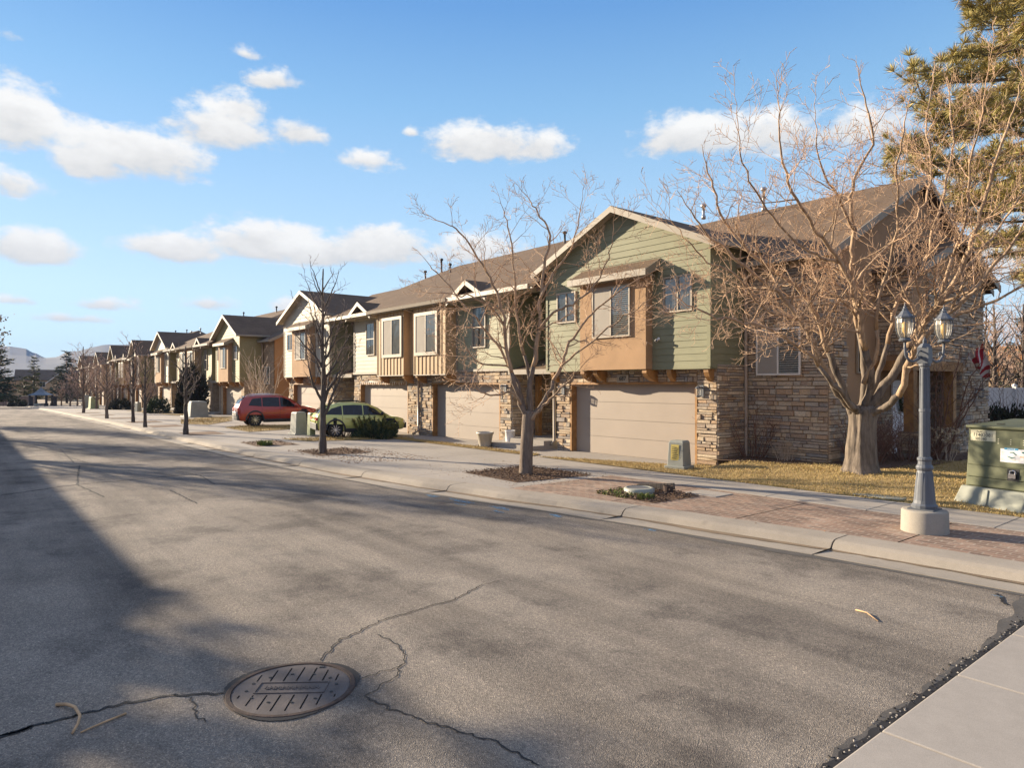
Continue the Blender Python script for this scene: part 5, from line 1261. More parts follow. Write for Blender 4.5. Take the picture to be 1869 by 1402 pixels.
# --- shrubs
def clump(name, label, base, n, H, spread, mt, r0=.012, lev=1, cat='shrub', group=None, buds=None, seed=1, kids=3.5, rmin=.004):
    T = Tree(seed); b = Vector(base)
    for k in range(n):
        a = T.r.uniform(0,6.28); q = T.r.random()**.5*spread
        p = b + Vector((math.cos(a)*q*.4, math.sin(a)*q*.4, -.03)); d = Vector((math.cos(a)*q*.9, math.sin(a)*q*.9, 1))
        T.grow(p, d, H*T.r.uniform(.6,1.05), r0, lev, .08, .14, kids, 1, rmin)
    t = thing(name, label, cat, tuple(b), 0, group)
    for bmb in (T.limb, T.twig): bmb.v = [(x-b.x, y-b.y, z-b.z) for x, y, z in bmb.v]
    T.twig.add(T.limb.v, T.limb.f); T.twig.build('stems', M[mt], t)
    if buds:
        lf = MB()
        for _ in range(buds[1]):
            a = T.r.uniform(0,6.28); q = T.r.random()**.6*spread; z = H*T.r.uniform(*buds[3]); p = Vector((math.cos(a)*q, math.sin(a)*q, z)); w = Vector((T.r.gauss(0,1),T.r.gauss(0,1),T.r.gauss(0,1))).normalized()*buds[2]; v = w.orthogonal()
            lf.poly([p-w, p-v*.5, p+w, p+v*.5])
        lf.build('leaves', M[buds[0]], t)
    return t
def BH(px, Z, z=.31): p = AT(px, 702, Z); return (p.x, p.y, z)
clump('twiggy_shrub', 'dark red twigged shrub at the inner corner of the stone wall', (-10.2,16.75,.3), 26, 1.5, .75, 'twig_brown', .012, 1, seed=2, kids=3)
clump('twiggy_shrub', 'small straw coloured stub shrub under the side window', (-9.3,16.85,.3), 16, .6, .5, 'twig_pale', .012, 1, seed=3)
clump('twiggy_shrub', 'broad brown bare shrub hiding the foot of the white side door', (-7.35,19.4,.3), 70, 1.25, 1.15, 'twig_brown', .012, 2, seed=4, kids=3)
clump('twiggy_shrub', 'low brown shrub beside the big trunk at the stone corner', (-7.75,18.0,.3), 60, 1.25, .9, 'twig_brown', .013, 1, seed=5, kids=4)
clump('twiggy_shrub', 'tall airy bare shrub in front of the porch pillar', (-7.0,20.35,.3), 12, 3.2, .5, 'twig_brown', .028, 2, seed=6, kids=2.6)
clump('dry_flower_shrub', 'little shrub with orange dry flower heads beside the transformer', BH(1730,17.6,.3), 7, .85, .5, 'twig_pale', .012, 1, cat='shrub', seed=7, buds=('autumn', 160, .035, (.6,1.05)))
clump('twiggy_shrub', 'grey twigged shrub in front of the white fence', BH(1845,26,.3), 20, 2.2, .8, 'twig_brown', .02, 1, seed=9, kids=3)
def leafy(name, label, base, rx_, ry_, h, n, mt, size, seed, up=.6, cat='shrub', shell=.75, flatb=True):
    r = random.Random(seed); t = thing(name, label, cat, base); lf = MB(); st = MB()
    ph = [r.uniform(0,6.28) for _ in range(3)]
    for k in range(n):
        u = r.uniform(-1,1) if not flatb else r.random(); a = r.uniform(0,6.28); q = math.sqrt(max(0,1-u*u)); k_ = 1 + .16*math.sin(3*a+ph[0]+u*3) + .12*math.sin(5*a+ph[1]-u*4) + .07*math.sin(9*a+ph[2])
        rr = (shell + (1.06-shell)*r.random()**.5)*k_
        p = Vector((rx_*q*math.cos(a)*rr, ry_*q*math.sin(a)*rr, h*u*rr)); d = (Vector((p.x/rx_, p.y/ry_, p.z/h)).normalized() + Vector((0,0,up)) + Vector((r.gauss(0,.4),r.gauss(0,.4),r.gauss(0,.4)))).normalized()*size
        w = d.orthogonal().normalized(); w = Matrix.Rotation(r.uniform(0,6.28),3,d.normalized()) @ w*size*.22
        lf.poly([p-w, p+w, p+d+w*.5, p+d-w*.5])
    for k in range(12):
        a = r.uniform(0,6.28); st.tube([(0,0,-.03),(rx_*.3*math.cos(a), ry_*.3*math.sin(a), h*.4),(rx_*.55*math.cos(a), ry_*.55*math.sin(a), h*.7)], [.03,.02,.01], 4)
    st.build('stems', M['bark_dark'], t); lf.build('leaves', M[mt], t); return t
t_ = leafy('evergreen_shrub', 'spiky dark green shrub at the corner of the left middle garage', (-25.4,13.5,.11), .95, .75, .48, 2200, 'conifer', .15, 3, 1.0)
fg = MB(); r2 = random.Random(9)
for k in range(46):
    a = r2.uniform(0,6.28); q = r2.random()**.5; p = Vector((.98*q*math.cos(a), .72*q*math.sin(a), .25)); d = Vector((math.cos(a)*.5*q, math.sin(a)*.5*q, 1)).normalized(); L = r2.uniform(.35,.72)*(1.15-.35*q)
    for i in range(34):
        f = .2 + .8*i/34; e = p + d*L*f; v = (d*.8 + Vector((r2.gauss(0,1),r2.gauss(0,1),r2.gauss(0,.6)))*.6).normalized()*.10; w = v.orthogonal().normalized()*.016
        fg.poly([e-w, e+w, e+v+w*.4, e+v-w*.4])
fg.build('sprigs', M['olive_leaf'], t_)
clump('twiggy_shrub', 'low reddish brown shrub beside the slender tree', (-26.9,12.75,.11), 60, .75, .9, 'litter', .012, 1, seed=11, buds=('litter', 700, .04, (.3,.95)))
leafy('cone_topiary', 'tall dark egg-shaped evergreen before the second row', (-58.2,14.6,-.05), .95, .95, 3.1, 5200, 'hedge', .26, 12, .5)
leafy('clipped_shrub', 'round clipped green shrub on the lawn before the third row', (-61.5,12.9,-.1), .95, .8, 1.1, 2200, 'conifer', .15, 13, .2)
leafy('clipped_shrub', 'far low dark shrub beneath the reddish trees', (-77,12.8,-.3), 1.4, .9, .95, 1500, 'hedge', .2, 14, .2)
leafy('hedge_shrub', 'dark leafless looking hedge in front of the white fence', BH(1835,25.2,.3), 1.7, .9, .95, 4200, 'hedge', .13, 15, .3)
leafy('clipped_shrub', 'low hedge along the brick wall at the street end', at0(30,97), 2.6, .9, .7, 1300, 'hedge', .25, 16, .2)
# ------------------------------------------------------------------ cars: nose at +x in local space, then turned
def make_car(name, label, loc, rz, L, W, H, st, paint, clad, wheel_r, axles, wins, hatch):
    """st: stations (x, z_sill, z_belt, half_width_belt, z_roof, half_width_roof)"""
    root = thing(name, label, 'car', loc, rz, 'cars parked on the driveways')
    xs = [s[0] for s in st]
    def interp(x):
        for a, b in zip(st, st[1:]):
            if a[0] <= x <= b[0]:
                t = (x-a[0])/(b[0]-a[0]); return [p + (q-p)*t for p, q in zip(a, b)]
        return list(st[0] if x < xs[0] else st[-1])
    def sec(x):
        _, zs, zb, hb, zr, hr = interp(x); hl = hb*.985
        return [(0,zs-.02),(hb*.86,zs-.02),(hb*.95,zs+.03),(hl*1.0,zs+.14),(hb*1.02,(zs*.55+zb*.45)),(hb*1.0,zb-.09),(hb*.965,zb),(hr+(hb*.965-hr)*.12, zb+(zr-zb)*.86),(hr*.9,zr-.012),(hr*.45,zr),(0,zr+.004)]
    fine = []
    for a, b in zip(xs, xs[1:]):
        k = max(1, int((b-a)/.12)); fine += [a+(b-a)*i/k for i in range(k)]
    fine.append(xs[-1]); S_ = [sec(x) for x in fine]; m = len(S_[0]); bd = MB()
    arch = [(ax, wheel_r*1.22) for ax in axles]
    def inarch(x, z): return any((x-ax)**2 + (z-wheel_r)**2 < R*R for ax, R in arch)
    for sg in (1,-1):
        vs = [(x, sg*y, z) for x, s_ in zip(fine, S_) for y, z in s_]
        fs = []
        for i in range(len(fine)-1):
            for j in range(m-1):
                c = [(fine[i],)+S_[i][j], (fine[i+1],)+S_[i+1][j]]
                xm = (fine[i]+fine[i+1])/2; zm = sum(S_[k][l][1] for k in (i,i+1) for l in (j,j+1))/4
                if 1 <= j <= 4 and inarch(xm, zm): continue
                fs.append((i*m+j, (i+1)*m+j, (i+1)*m+j+1, i*m+j+1))
        fs += [tuple(range(m)), tuple(range((len(fine)-1)*m, len(fine)*m))]
        bd.add(vs, fs)
    bo = bd.build('body', M[paint], root, True)
    wd = bo.modifiers.new('weld', 'WELD'); wd.merge_threshold = .003
    ed = bo.modifiers.new('edge', 'EDGE_SPLIT'); ed.split_angle = math.radians(38)
    # dark lower cladding, arches
    cb = MB()
    for sg in (1,-1):
        for ax, R in arch:
            n = 14; pts = [(ax + R*.99*math.cos(PI*i/n), wheel_r + R*.99*math.sin(PI*i/n)) for i in range(n+1)]; ou = [(ax + (R+.075)*math.cos(PI*i/n), wheel_r + (R+.075)*math.sin(PI*i/n)) for i in range(n+1)]
            yb = interp(ax)[3]*1.02 + .012
            for i in range(n): cb.add([(pts[i][0],sg*yb,pts[i][1]),(pts[i+1][0],sg*yb,pts[i+1][1]),(ou[i+1][0],sg*yb,ou[i+1][1]),(ou[i][0],sg*yb,ou[i][1]),(pts[i][0],sg*(yb-.3),pts[i][1]),(pts[i+1][0],sg*(yb-.3),pts[i+1][1]),(ou[i+1][0],sg*(yb-.05),ou[i+1][1]),(ou[i][0],sg*(yb-.05),ou[i][1])], [(0,1,2,3),(0,4,5,1),(3,2,6,7)])
        x0, x1 = axles[0]+arch[0][1], axles[1]-arch[1][1]; y_ = interp((x0+x1)/2)[3]
        za = interp((x0+x1)/2)[1]
        cb.add([(x0,sg*(y_*.96),za-.05),(x1,sg*(y_*.96),za-.05),(x1,sg*(y_*1.015),za+.10),(x0,sg*(y_*1.015),za+.10),(x0,sg*y_*.9,za-.05),(x1,sg*y_*.9,za-.05),(x1,sg*y_*.97,za+.12),(x0,sg*y_*.97,za+.12)], [(0,1,2,3),(4,5,1,0),(3,2,6,7)])
    xa = xs[0]; zz = interp(xa)[1]; hb = interp(xa+.05)[3]
    cb.box(xa-.035, xa+.4, -hb*1.0, hb*1.0, zz-.06, zz+.22); xb = xs[-1]; hb2 = interp(xb-.05)[3]; cb.box(xb-.4, xb+.03, -hb2, hb2, zz-.06, zz+.18)
    cb.box(xs[0]+.2, xs[-1]-.2, -W*.42, W*.42, zz-.09, zz)
    cb.build('cladding', M[clad], root, bevel=.02)
    # side glass, following the body surface
    def surf(x, f, sg, o=.007):   # f 0..1 between belt and roof edge
        s_ = sec(x); (y0,z0), (y1,z1) = s_[6], s_[7]; y = y0+(y1-y0)*f; z = z0+(z1-z0)*f; return (x, sg*(y+o), z)
    for sg in (1,-1):
        for quad in wins:     # polygon of (x, f)
            g = MB(); qx = [p[0] for p in quad]; x0, x1 = min(qx), max(qx); k2 = 14; prev = None
            for i in range(k2+1):
                x = x0 + (x1-x0)*i/k2; fs_ = []
                for p, r_ in zip(quad, quad[1:]+quad[:1]):
                    if abs(p[0]-r_[0]) < 1e-6:
                        if abs(p[0]-x) < 1e-4: fs_ += [p[1], r_[1]]
                    elif min(p[0],r_[0])-1e-6 <= x <= max(p[0],r_[0])+1e-6: fs_.append(p[1]+(r_[1]-p[1])*(x-p[0])/(r_[0]-p[0]))
                if not fs_: continue
                cur = [surf(x, min(fs_)+(max(fs_)-min(fs_))*j/3, sg, .012) for j in range(4)]
                if prev:
                    for j in range(3): g.poly([prev[j], cur[j], cur[j+1], prev[j+1]])
                prev = cur
            o = g.build('side_window', M['car_glass'], root)
    # windscreen and hatch glass
    def cap(x, f, o=.01):
        s_ = sec(x); return s_
    for nm, (xlo, xhi) in (('windscreen', hatch['ws']), ('rear_window', hatch['rw'])):
        g = MB(); k = 6; rows_ = []
        for i in range(k+1):
            x = xlo + (xhi-xlo)*i/k; s_ = sec(x); dx = .012 if nm == 'windscreen' else -.012
            rows_.append([(x+dx, y*q, z+.012) for q, (y, z) in ((-.97,s_[8]),(-1,s_[9]),(0,s_[10]),(1,s_[9]),(.97,s_[8]))])
        for a, b in zip(rows_, rows_[1:]):
            for j in range(4): g.poly([a[j], a[j+1], b[j+1], b[j]])
        g.build(nm, M['car_glass'], root)
    # wheels
    for ax in axles:
        for sg in (1,-1):
            y_ = interp(ax)[3]*1.0; Mx = Matrix.Translation((ax, sg*(y_-.11), wheel_r)) @ Matrix.Rotation(-sg*PI/2, 4, 'X')
            w = MB(); w.lathe([(wheel_r*.62,-.10),(wheel_r*.93,-.11),(wheel_r,-.07),(wheel_r,.07),(wheel_r*.94,.105),(wheel_r*.70,.11),(wheel_r*.66,.09)], n=28, M=Mx, cap=False)
            wo = w.build('wheel', M['rubber'], root, True)
            rm = MB(); rm.lathe([(wheel_r*.69,.10),(wheel_r*.66,.075),(wheel_r*.62,.03)], n=28, M=Mx, cap=False); rm.lathe([(0,.09),(.05,.09),(.06,.07)], n=12, M=Mx, cap=False)
            for k in range(10):
                t = 2*PI*k/10; a = Mx @ Vector((.04*math.cos(t), .04*math.sin(t), .08)); b = Mx @ Vector((wheel_r*.66*math.cos(t+.07), wheel_r*.66*math.sin(t+.07), .085)); rm.bar(a, b, .03, .02)
            rm.build('rim', M['chrome'], wo)
            dk = MB(); dk.lathe([(0,.02),(wheel_r*.63,.02)], n=20, M=Mx, cap=False); dk.build('brake', M['black'], wo)
    # lamps, plate, mirrors, rails, handles
    xr = xs[0]; zb = interp(xr+.1)[2]; hbk = interp(xr+.06)[3]
    for sg in (1,-1):
        t = MB(); t.add([(xr-.02,sg*hbk*.5,zb-.06),(xr-.02,sg*hbk*.98,zb-.02),(xr+.38,sg*(hbk+.03),zb+.0),(xr+.34,sg*(hbk+.03),zb-.12),(xr-.02,sg*hbk*.98,zb-.17),(xr-.02,sg*hbk*.5,zb-.14)], [(0,1,4,5),(1,2,3,4)]); t.build('tail_light', M['tail'], root)
        xn = xs[-1]; hn = interp(xn-.1)[3]; zn = interp(xn-.15)[2]
        t = MB(); t.add([(xn+.012,sg*hn*.45,zn-.10),(xn-.06,sg*hn*1.0,zn-.07),(xn-.42,sg*(interp(xn-.4)[3]*1.02+.01),zn-.0),(xn-.06,sg*hn*1.0,zn-.19),(xn+.012,sg*hn*.45,zn-.2)], [(0,1,3,4),(1,2,3)]); t.build('headlight', M['headl'], root)
        xm = hatch['mir']; hm = interp(xm)[3]; zm = interp(xm)[2]
        t = MB(); t.add([(xm-.08,sg*hm*.95,zm+.02),(xm+.02,sg*hm*.95,zm+.02),(xm+.05,sg*(hm+.06),zm+.04),(xm-.06,sg*(hm+.06),zm+.04)], [(0,1,2,3)]); 
        t.lathe([(.02,-.11),(.07,-.09),(.085,0),(.06,.09),(.01,.1)], (0,0,0), 10, M=Matrix.Translation((xm-.02,sg*(hm+.13),zm+.10)) @ Matrix.Rotation(PI/2,4,'X') @ Matrix.Diagonal((.8,.9,1,1)))
        t.build('wing_mirror', M['clad' if paint == 'car_green' else paint], root, True)
        r0, r1 = hatch['rail']; t = MB()
        pts = [(r0+(r1-r0)*i/8, sg*(interp(r0+(r1-r0)*i/8)[5]*.93), interp(r0+(r1-r0)*i/8)[4]+(.0 if i in (0,8) else .05)) for i in range(9)]
        t.tube(pts, .018, 6); t.build('roof_rail', M['chrome' if paint == 'car_red' else 'black'], root, True)
        for xh in hatch['han']:
            s_ = interp(xh); t = MB(); t.box(xh-.1, xh+.1, sg*(s_[3]*1.005)-.0, sg*(s_[3]*1.005)+sg*.03, s_[2]-.14, s_[2]-.105); t.build('door_handle', M[paint], root, bevel=.008)
        t = MB()
        for xd in hatch['seam']:
            s_ = sec(xd); q = [(xd, sg*(y+.004), z) for y, z in s_[3:7]]
            for a, b in zip(q, q[1:]): t.poly([a, b, (b[0]+.012,b[1],b[2]), (a[0]+.012,a[1],a[2])])
        t.build('door_seam', M['black'], root)
    t = MB(); t.box(xr-.03, xr-.012, -.16, .16, zb-.30, zb-.14); t.build('licence_plate', M['white'], root)
    t = MB(); t.box(xr-.05, xr+.03, -hbk*.75, hbk*.75, zz+.22, zz+.34); t.build('bumper', M['car_silver' if paint == 'car_red' else paint], root, bevel=.02)
    t = MB(); s_ = interp(hatch['spo']); t.add([(hatch['spo']-.26,-s_[5]*.85,s_[4]-.06),(hatch['spo']-.26,s_[5]*.85,s_[4]-.06),(hatch['spo']+.1,s_[5]*.92,s_[4]+.012),(hatch['spo']+.1,-s_[5]*.92,s_[4]+.012),(hatch['spo']-.24,-s_[5]*.85,s_[4]-.10),(hatch['spo']-.24,s_[5]*.85,s_[4]-.10)], [(0,1,2,3),(0,4,5,1)]); t.build('spoiler', M[paint], root)
    return root
k = .92
sc = lambda st: [tuple(v*k for v in s) for s in st]
SUV = sc([(-2.28,.42,.98,.78,1.0,.60),(-2.2,.36,1.02,.86,1.14,.66),(-2.08,.33,1.05,.90,1.38,.66),(-1.86,.32,1.06,.915,1.62,.64),(-1.3,.30,1.06,.925,1.67,.645),(-.5,.28,1.04,.925,1.69,.65),(.2,.28,1.02,.925,1.66,.64),(.62,.28,1.01,.92,1.52,.62),(1.0,.28,1.03,.92,1.27,.68),(1.22,.28,1.03,.915,1.10,.74),(1.7,.30,1.0,.90,1.06,.62),(2.05,.33,.90,.86,.93,.5),(2.24,.38,.80,.74,.82,.4),(2.30,.42,.66,.62,.68,.3)])
HAT = sc([(-2.2,.42,.90,.72,.92,.55),(-2.12,.36,.95,.83,1.02,.62),(-1.95,.33,.98,.88,1.24,.62),(-1.6,.31,.99,.895,1.46,.60),(-1.1,.29,.985,.90,1.55,.605),(-.4,.28,.97,.90,1.57,.61),(.3,.28,.95,.90,1.52,.60),(.75,.28,.945,.895,1.34,.60),(1.15,.28,.94,.89,1.08,.66),(1.35,.28,.93,.885,.97,.70),(1.75,.30,.88,.87,.90,.58),(2.03,.33,.80,.81,.82,.45),(2.18,.38,.70,.68,.72,.35),(2.23,.42,.60,.58,.62,.3)])
q = lambda L_: [[(x*k, f) for x, f in w] for w in L_]
car = make_car('parked_suv', 'dark red sport utility with roof rails seen from its rear side', (-36.6, 13.5, .1), math.radians(82), 4.2, 1.7, 1.55, SUV, 'car_red', 'clad', .36*k, (-1.36*k, 1.33*k),
    q([[(-1.72,.16),(-1.0,.06),(-1.0,.92),(-1.5,.84)],[(-.95,.06),(-.02,.06),(-.02,.95),(-.95,.93)],[(.03,.06),(1.02,.1),(.55,.86),(.2,.95),(.03,.95)]]),
    dict(ws=(.66*k,1.14*k), rw=(-2.16*k,-1.8*k), mir=.86*k, rail=(-1.6*k,.25*k), han=(-.75*k,.2*k), seam=(-1.0*k,.0,1.05*k), spo=-1.72*k))
car.scale = (1,1,1.06)
car = make_car('parked_hatchback', 'lime green hatchback parked behind the slender tree', (-26.65, 13.35, .12), math.radians(76), 4.1, 1.65, 1.45, HAT, 'car_green', 'clad', .345*k, (-1.32*k, 1.32*k),
    q([[(-1.85,.15),(-1.0,.06),(-1.0,.9),(-1.5,.72)],[(-.95,.06),(.0,.06),(.0,.95),(-.95,.92)],[(.05,.06),(1.1,.12),(.65,.82),(.3,.94),(.05,.95)]]),
    dict(ws=(.8*k,1.28*k), rw=(-2.08*k,-1.66*k), mir=.95*k, rail=(-1.3*k,.25*k), han=(-.75*k,.25*k), seam=(-1.0*k,.02,1.1*k), spo=-1.55*k))

car.scale = (.92, 1, 1)
# ------------------------------------------------------------------ background buildings
def house(name, label, loc, rz, w, d, ze, zr, wall, roof, ridge='x', wins=(), over=.4, group=None, trim='white_trim'):
    """box house, long side w along local x, front at y=0 facing -y; ridge along x or y"""
    t = thing(name, label, 'house', loc, rz, group)
    mb = MB(); mb.box(-w/2, w/2, 0, d, -1.5, ze)
    if ridge == 'x':
        for x in (-w/2, w/2): mb.prism([(x,0,ze),(x,d,ze),(x,d/2,zr-.12)], (.05 if x < 0 else -.05,0,0))
    else:
        for y in (0, d): mb.prism([(-w/2,y,ze),(w/2,y,ze),(0,y,zr-.12)], (0,.05 if y == 0 else -.05,0))
    mb.build('wall', M[wall], t)
    r = MB(); k = (zr-ze)
    if ridge == 'x':
        s = k/(d/2)
        for sg in (-1, 1): slab(r, [(-w/2-over,d/2,zr),(w/2+over,d/2,zr),(w/2+over,d/2+sg*(d/2+over),ze-s*over),(-w/2-over,d/2+sg*(d/2+over),ze-s*over)], .14)
    else:
        s = k/(w/2)
        for sg in (-1, 1): slab(r, [(0,-over,zr),(0,d+over,zr),(sg*(w/2+over),d+over,ze-s*over),(sg*(w/2+over),-over,ze-s*over)], .14)
    ro = r.build('roof', M[roof], t)
    f = MB()
    if ridge == 'y':
        for sg in (-1,1): f.prism([(0,-over-.03,zr),(sg*(w/2+over),-over-.03,ze-s*over),(sg*(w/2+over),-over-.03,ze-s*over-.22),(0,-over-.03,zr-.22)], (0,.027,0))
    else:
        for x in (-w/2-over-.03, w/2+over+.003):
            for sg in (-1,1): f.prism([(x,d/2,zr),(x,d/2+sg*(d/2+over),ze-s*over),(x,d/2+sg*(d/2+over),ze-s*over-.22),(x,d/2,zr-.22)], (.027,0,0))
    f.build('rake_board', M[trim], ro)
    for face, a, b, z0, z1 in wins:
        P = {'f': FRONT(-.0), 'r': SIDE(w/2), 'l': (lambda u, o, z: (-w/2-o, u, z)), 'b': (lambda u, o, z: (u, d+o, z))}[face]
        window(P, a, b, z0, z1, t, back='none')
    return t
# houses closing the street, gables toward the viewer (+x side)
R90 = math.radians(90)
for i, (px, Z, w, d, ze, zr, lb) in enumerate(((52,185,13,11,4.6,7.6,'tan gabled house far off, left of the narrow conifer'),(98,178,16,12,5.0,7.6,'wide tan house with a long dark roof far behind the kiosk'),(24,215,12,10,3.8,6.2,'low dark roofed house farthest left behind the brick wall'))):
    p = AT(px, 702, Z); p.z = zoff(p.x)
    house('far_house', lb, tuple(p), R90 - .1, w, d, ze, zr, 'tan_boards', 'roof', 'x' if i == 1 else 'y', [('f',-3,-1.8,3,4.4),('f',1.5,2.7,3,4.4)], group='houses closing the street')
p = AT(112, 702, 150); p.z = zoff(p.x)
house('far_house', 'small bright gable beside the long dark roof at the street end', tuple(p), R90 - .1, 5, 8, 4.2, 6.4, 'tan_boards', 'roof', 'y', [('f',-1,1,1.2,2.6)], group='houses closing the street')
p = AT(1855, 702, 47); p.z = .2
house('neighbour_house', 'low brick house with a sunlit orange roof behind the white fence', (p.x, p.y, .2), math.radians(-8), 16, 9, 3.05, 5.0, 'stone_far', 'roof_orange', 'x', [('f',-4,-2.6,1.2,2.4)])
# kiosk at the end of the road
p = AT(75, 702, 92); kz = zoff(p.x)
ks = thing('kiosk', 'small open kiosk with a curved blue grey roof at the end of the road', 'kiosk', (p.x, p.y, kz), math.radians(20)); ks.scale = (.92, .92, .88)
mb = MB(); mb.lathe([(1.75,1.75),(1.72,1.83),(1.05,2.05),(.62,2.35),(.40,2.62),(.2,2.72),(.05,2.95)], n=4); mb.build('roof', M['roof_slate'], ks)
for k in range(4):
    t = PI/4*0 + k*PI/2; mb = MB(); x, y = 1.5*math.cos(t), 1.5*math.sin(t); mb.box(x-.12, x+.12, y-.12, y+.12, -.05, 1.8); mb.box(x-.2, x+.2, y-.2, y+.2, -.05, .55); mb.build('post', M['clad'], ks)
mb = MB(); mb.box(-.8,.8,-.6,.6,.2,.5); mb.build('counter', M['ped_grey'], ks)
mb = MB()
for i, px in enumerate((57, 101)):
    p = AT(px, 702, 91); z = zoff(p.x)
    t = thing('gate_post', ['dark stout post left of the kiosk','dark thin post right of the kiosk'][i], 'post', (p.x, p.y, z)); m2 = MB(); m2.box(-.18,.18,-.18,.18,-.05,1.25); m2.box(-.24,.24,-.24,.24,1.25,1.35); m2.build('shaft', M['clad'], t, bevel=.02)
p0 = AT(-30, 702, 108); p1 = AT(66, 702, 104)
bw = thing('brick_wall', 'long low brick wall closing the far left end of the street', 'wall', (p0.x, p0.y, zoff(p0.x)))
d = p1 - p0; mb = MB(); mb.bar((0,0,.55), (d.x, d.y, .55), .3, 1.9); mb.build('masonry', M['brick'], bw); mb = MB(); mb.bar((0,0,1.55), (d.x, d.y, 1.55), .4, .1); mb.build('coping', M['kerbstone'], bw)
# white fence on the right
def fence(a, b, h, label, n):
    A, B = Vector(a), Vector(b); t = thing('vinyl_fence', label, 'fence', a); d = (B-A)
    for i in range(n+1):
        q = d*(i/n); mb = MB(); mb.box(q.x-.07,q.x+.07,q.y-.07,q.y+.07,-.1,h+.06); mb.lathe([(.11,h+.06),(.11,h+.09),(0,h+.17)], (q.x,q.y,0), 4); mb.build('post', M['white'], t)
    for i in range(n):
        q0, q1 = d*(i/n), d*((i+1)/n); mb = MB(); mb.bar((q0.x,q0.y,h*.5+.05),(q1.x,q1.y,h*.5+.05),.03,h-.15)
        k = int((q1-q0).length/.28)
        for j in range(1, k): e = q0 + (q1-q0)*(j/k); mb.bar(e + Vector((0,-.018,.25)), e + Vector((0,-.018,h-.2)), .012, .012)
        mb.build('panel', M['white'], t)
        for z in (.12, h-.08): mb = MB(); mb.bar((q0.x,q0.y,z),(q1.x,q1.y,z),.06,.13); mb.build('rail', M['white'], t)
fa = AT(1783, 702, 29.5); fb = AT(1905, 702, 29.5)
fence((fa.x, fa.y, .3), (fb.x+1.5, fb.y+.6, .3), 1.88, 'white vinyl privacy fence between the townhouses and the brick house', 3)
# mountain ridge
prof = [(-4200,90),(-1500,130),(-700,150),(-200,178),(15,196),(45,186),(60,164),(85,137),(100,140),(125,168),(200,205),(400,190),(800,150),(1400,120),(2600,140),(4200,100),(7000,60)]
def ph(px):
    for (a, ha), (b, hb) in zip(prof, prof[1:]):
        if a <= px <= b: t = (px-a)/(b-a); t = t*t*(3-2*t); return ha + (hb-ha)*t
    return 60
mb = MB(); rm_ = random.Random(2); cols = []
pxs = [-4200 + 60*i for i in range(0, 68)] + [-120 + 6*i for i in range(0, 70)] + [300 + 50*i for i in range(130)]
ZM = 1500
for i, px in enumerate(pxs):
    u = (px - PCX)/FOC; v = AT(px, 702, ZM); dirn = Vector((v.x, v.y, 0)).normalized(); h = ph(px)*.43 + rm_.uniform(-.25,.25)
    hs = sum(ph(px+q) for q in range(-240, 241, 20))/25*.43; c = []
    for f, dist in ((0,-560),(.2,-448),(.4,-336),(.6,-224),(.8,-112),(1,0),(0,600)):
        j = h*.012*math.sin(px*.021+f*9)*math.sin(px*.047+f*4) if 0 < f < 1 else 0; q = Vector((v.x, v.y, 0)) + dirn*dist; c.append((q.x, q.y, -12 + ((h if f > .95 else hs*(1-f**3)+h*f**3)+14)*f + j))
    cols.append(c)
for a, b in zip(cols, cols[1:]):
    for k in range(6): mb.poly([a[k], b[k], b[k+1], a[k+1]])
struct(mb.build('mountain', M['mountain'], smooth=True))
# distant wooded belt in front of the hills
mb = MB(); r2 = random.Random(77)
for i in range(7000):
    px = r2.uniform(-150, 260); Z = r2.uniform(240, 420); p = AT(px, 702, Z); p.z = -2 + r2.uniform(0, 1)**1.4*7.5*(.7+.3*math.sin(px*.21)); w = Vector((r2.gauss(0,1), r2.gauss(0,1), r2.gauss(0,1))).normalized()*r2.uniform(.3,1.1); v = w.orthogonal()
    mb.poly([p-w, p-v*.5, p+w, p+v*.5])
tag(mb.build('woods', M['twig_red']), 'hazy belt of bare woods below the distant mountains', 'woods', kind='stuff')
# the other side of the street: its house and trees throw the long shadows on the road
house('neighbour_house', 'long house across the street whose shadow lies on the asphalt', (-52, -17.2, 0), 0, 50, 11.6, 5.75, 8.0, 'stucco', 'roof', 'x', [('b',-20,-18.4,3.4,4.8),('b',-10,-8.4,3.4,4.8),('b',0,1.6,3.4,4.8),('b',10,11.6,3.4,4.8),('b',20,21.6,3.4,4.8)], over=.4)
sheet('far_walk', -3.2, -1.6, .1, M['concrete'], xs=[-2,-10,-20,-30,-45,-65,-85,-112])

conifer((-25.9,-5.9,0), 7.2, 2.0, 'conifer across the street, beside the corner of the long house', 91, size=.42, n=32, bare=.05, dens=1.3)
conifer((-23.0,-6.2,0), 6.3, 2.7, 'stout conifer across the street, the one nearest the viewer', 95, size=.45, n=44, bare=.03, dens=2.0)
upright(92, (-37,-3.0,0), 9, .18, 'bare tree across the street near the long house', n=24, spread=.8, first=.25, rmin=.012, group='bare trees across the street')
upright(93, (-47,-3.0,0), 9.5, .18, 'bare tree across the street, second from the conifer', n=24, spread=.8, first=.25, rmin=.012, group='bare trees across the street')
upright(94, (-59,-3.0,0), 9, .18, 'bare tree across the street, farthest from the conifer', n=24, spread=.8, first=.25, rmin=.012, group='bare trees across the street')
EXPO = 1.72; HAZE = True; HZD = 2.0e-4; HZC = (.25,.40,.74,1); FILL_CLD = (1.38,1.56,2.12); SUNE = 4.4; SKYMIX = .86
SKY_TINT = (.55, .62, .75, 1)
SKYR = [(0,(1.9,2.45,2.75)),(7,(1.8,2.4,2.75)),(14,(1.30,2.0,2.66)),(22,(.78,1.53,2.38)),(29,(.42,1.05,2.10)),(45,(.26,.8,2.0)),(69,(.2,.7,1.8))]
CLD_LO, CLD_MD, CLD_HI = (1.7,1.8,1.92), (2.3,2.3,2.28), (2.75,2.75,2.72)
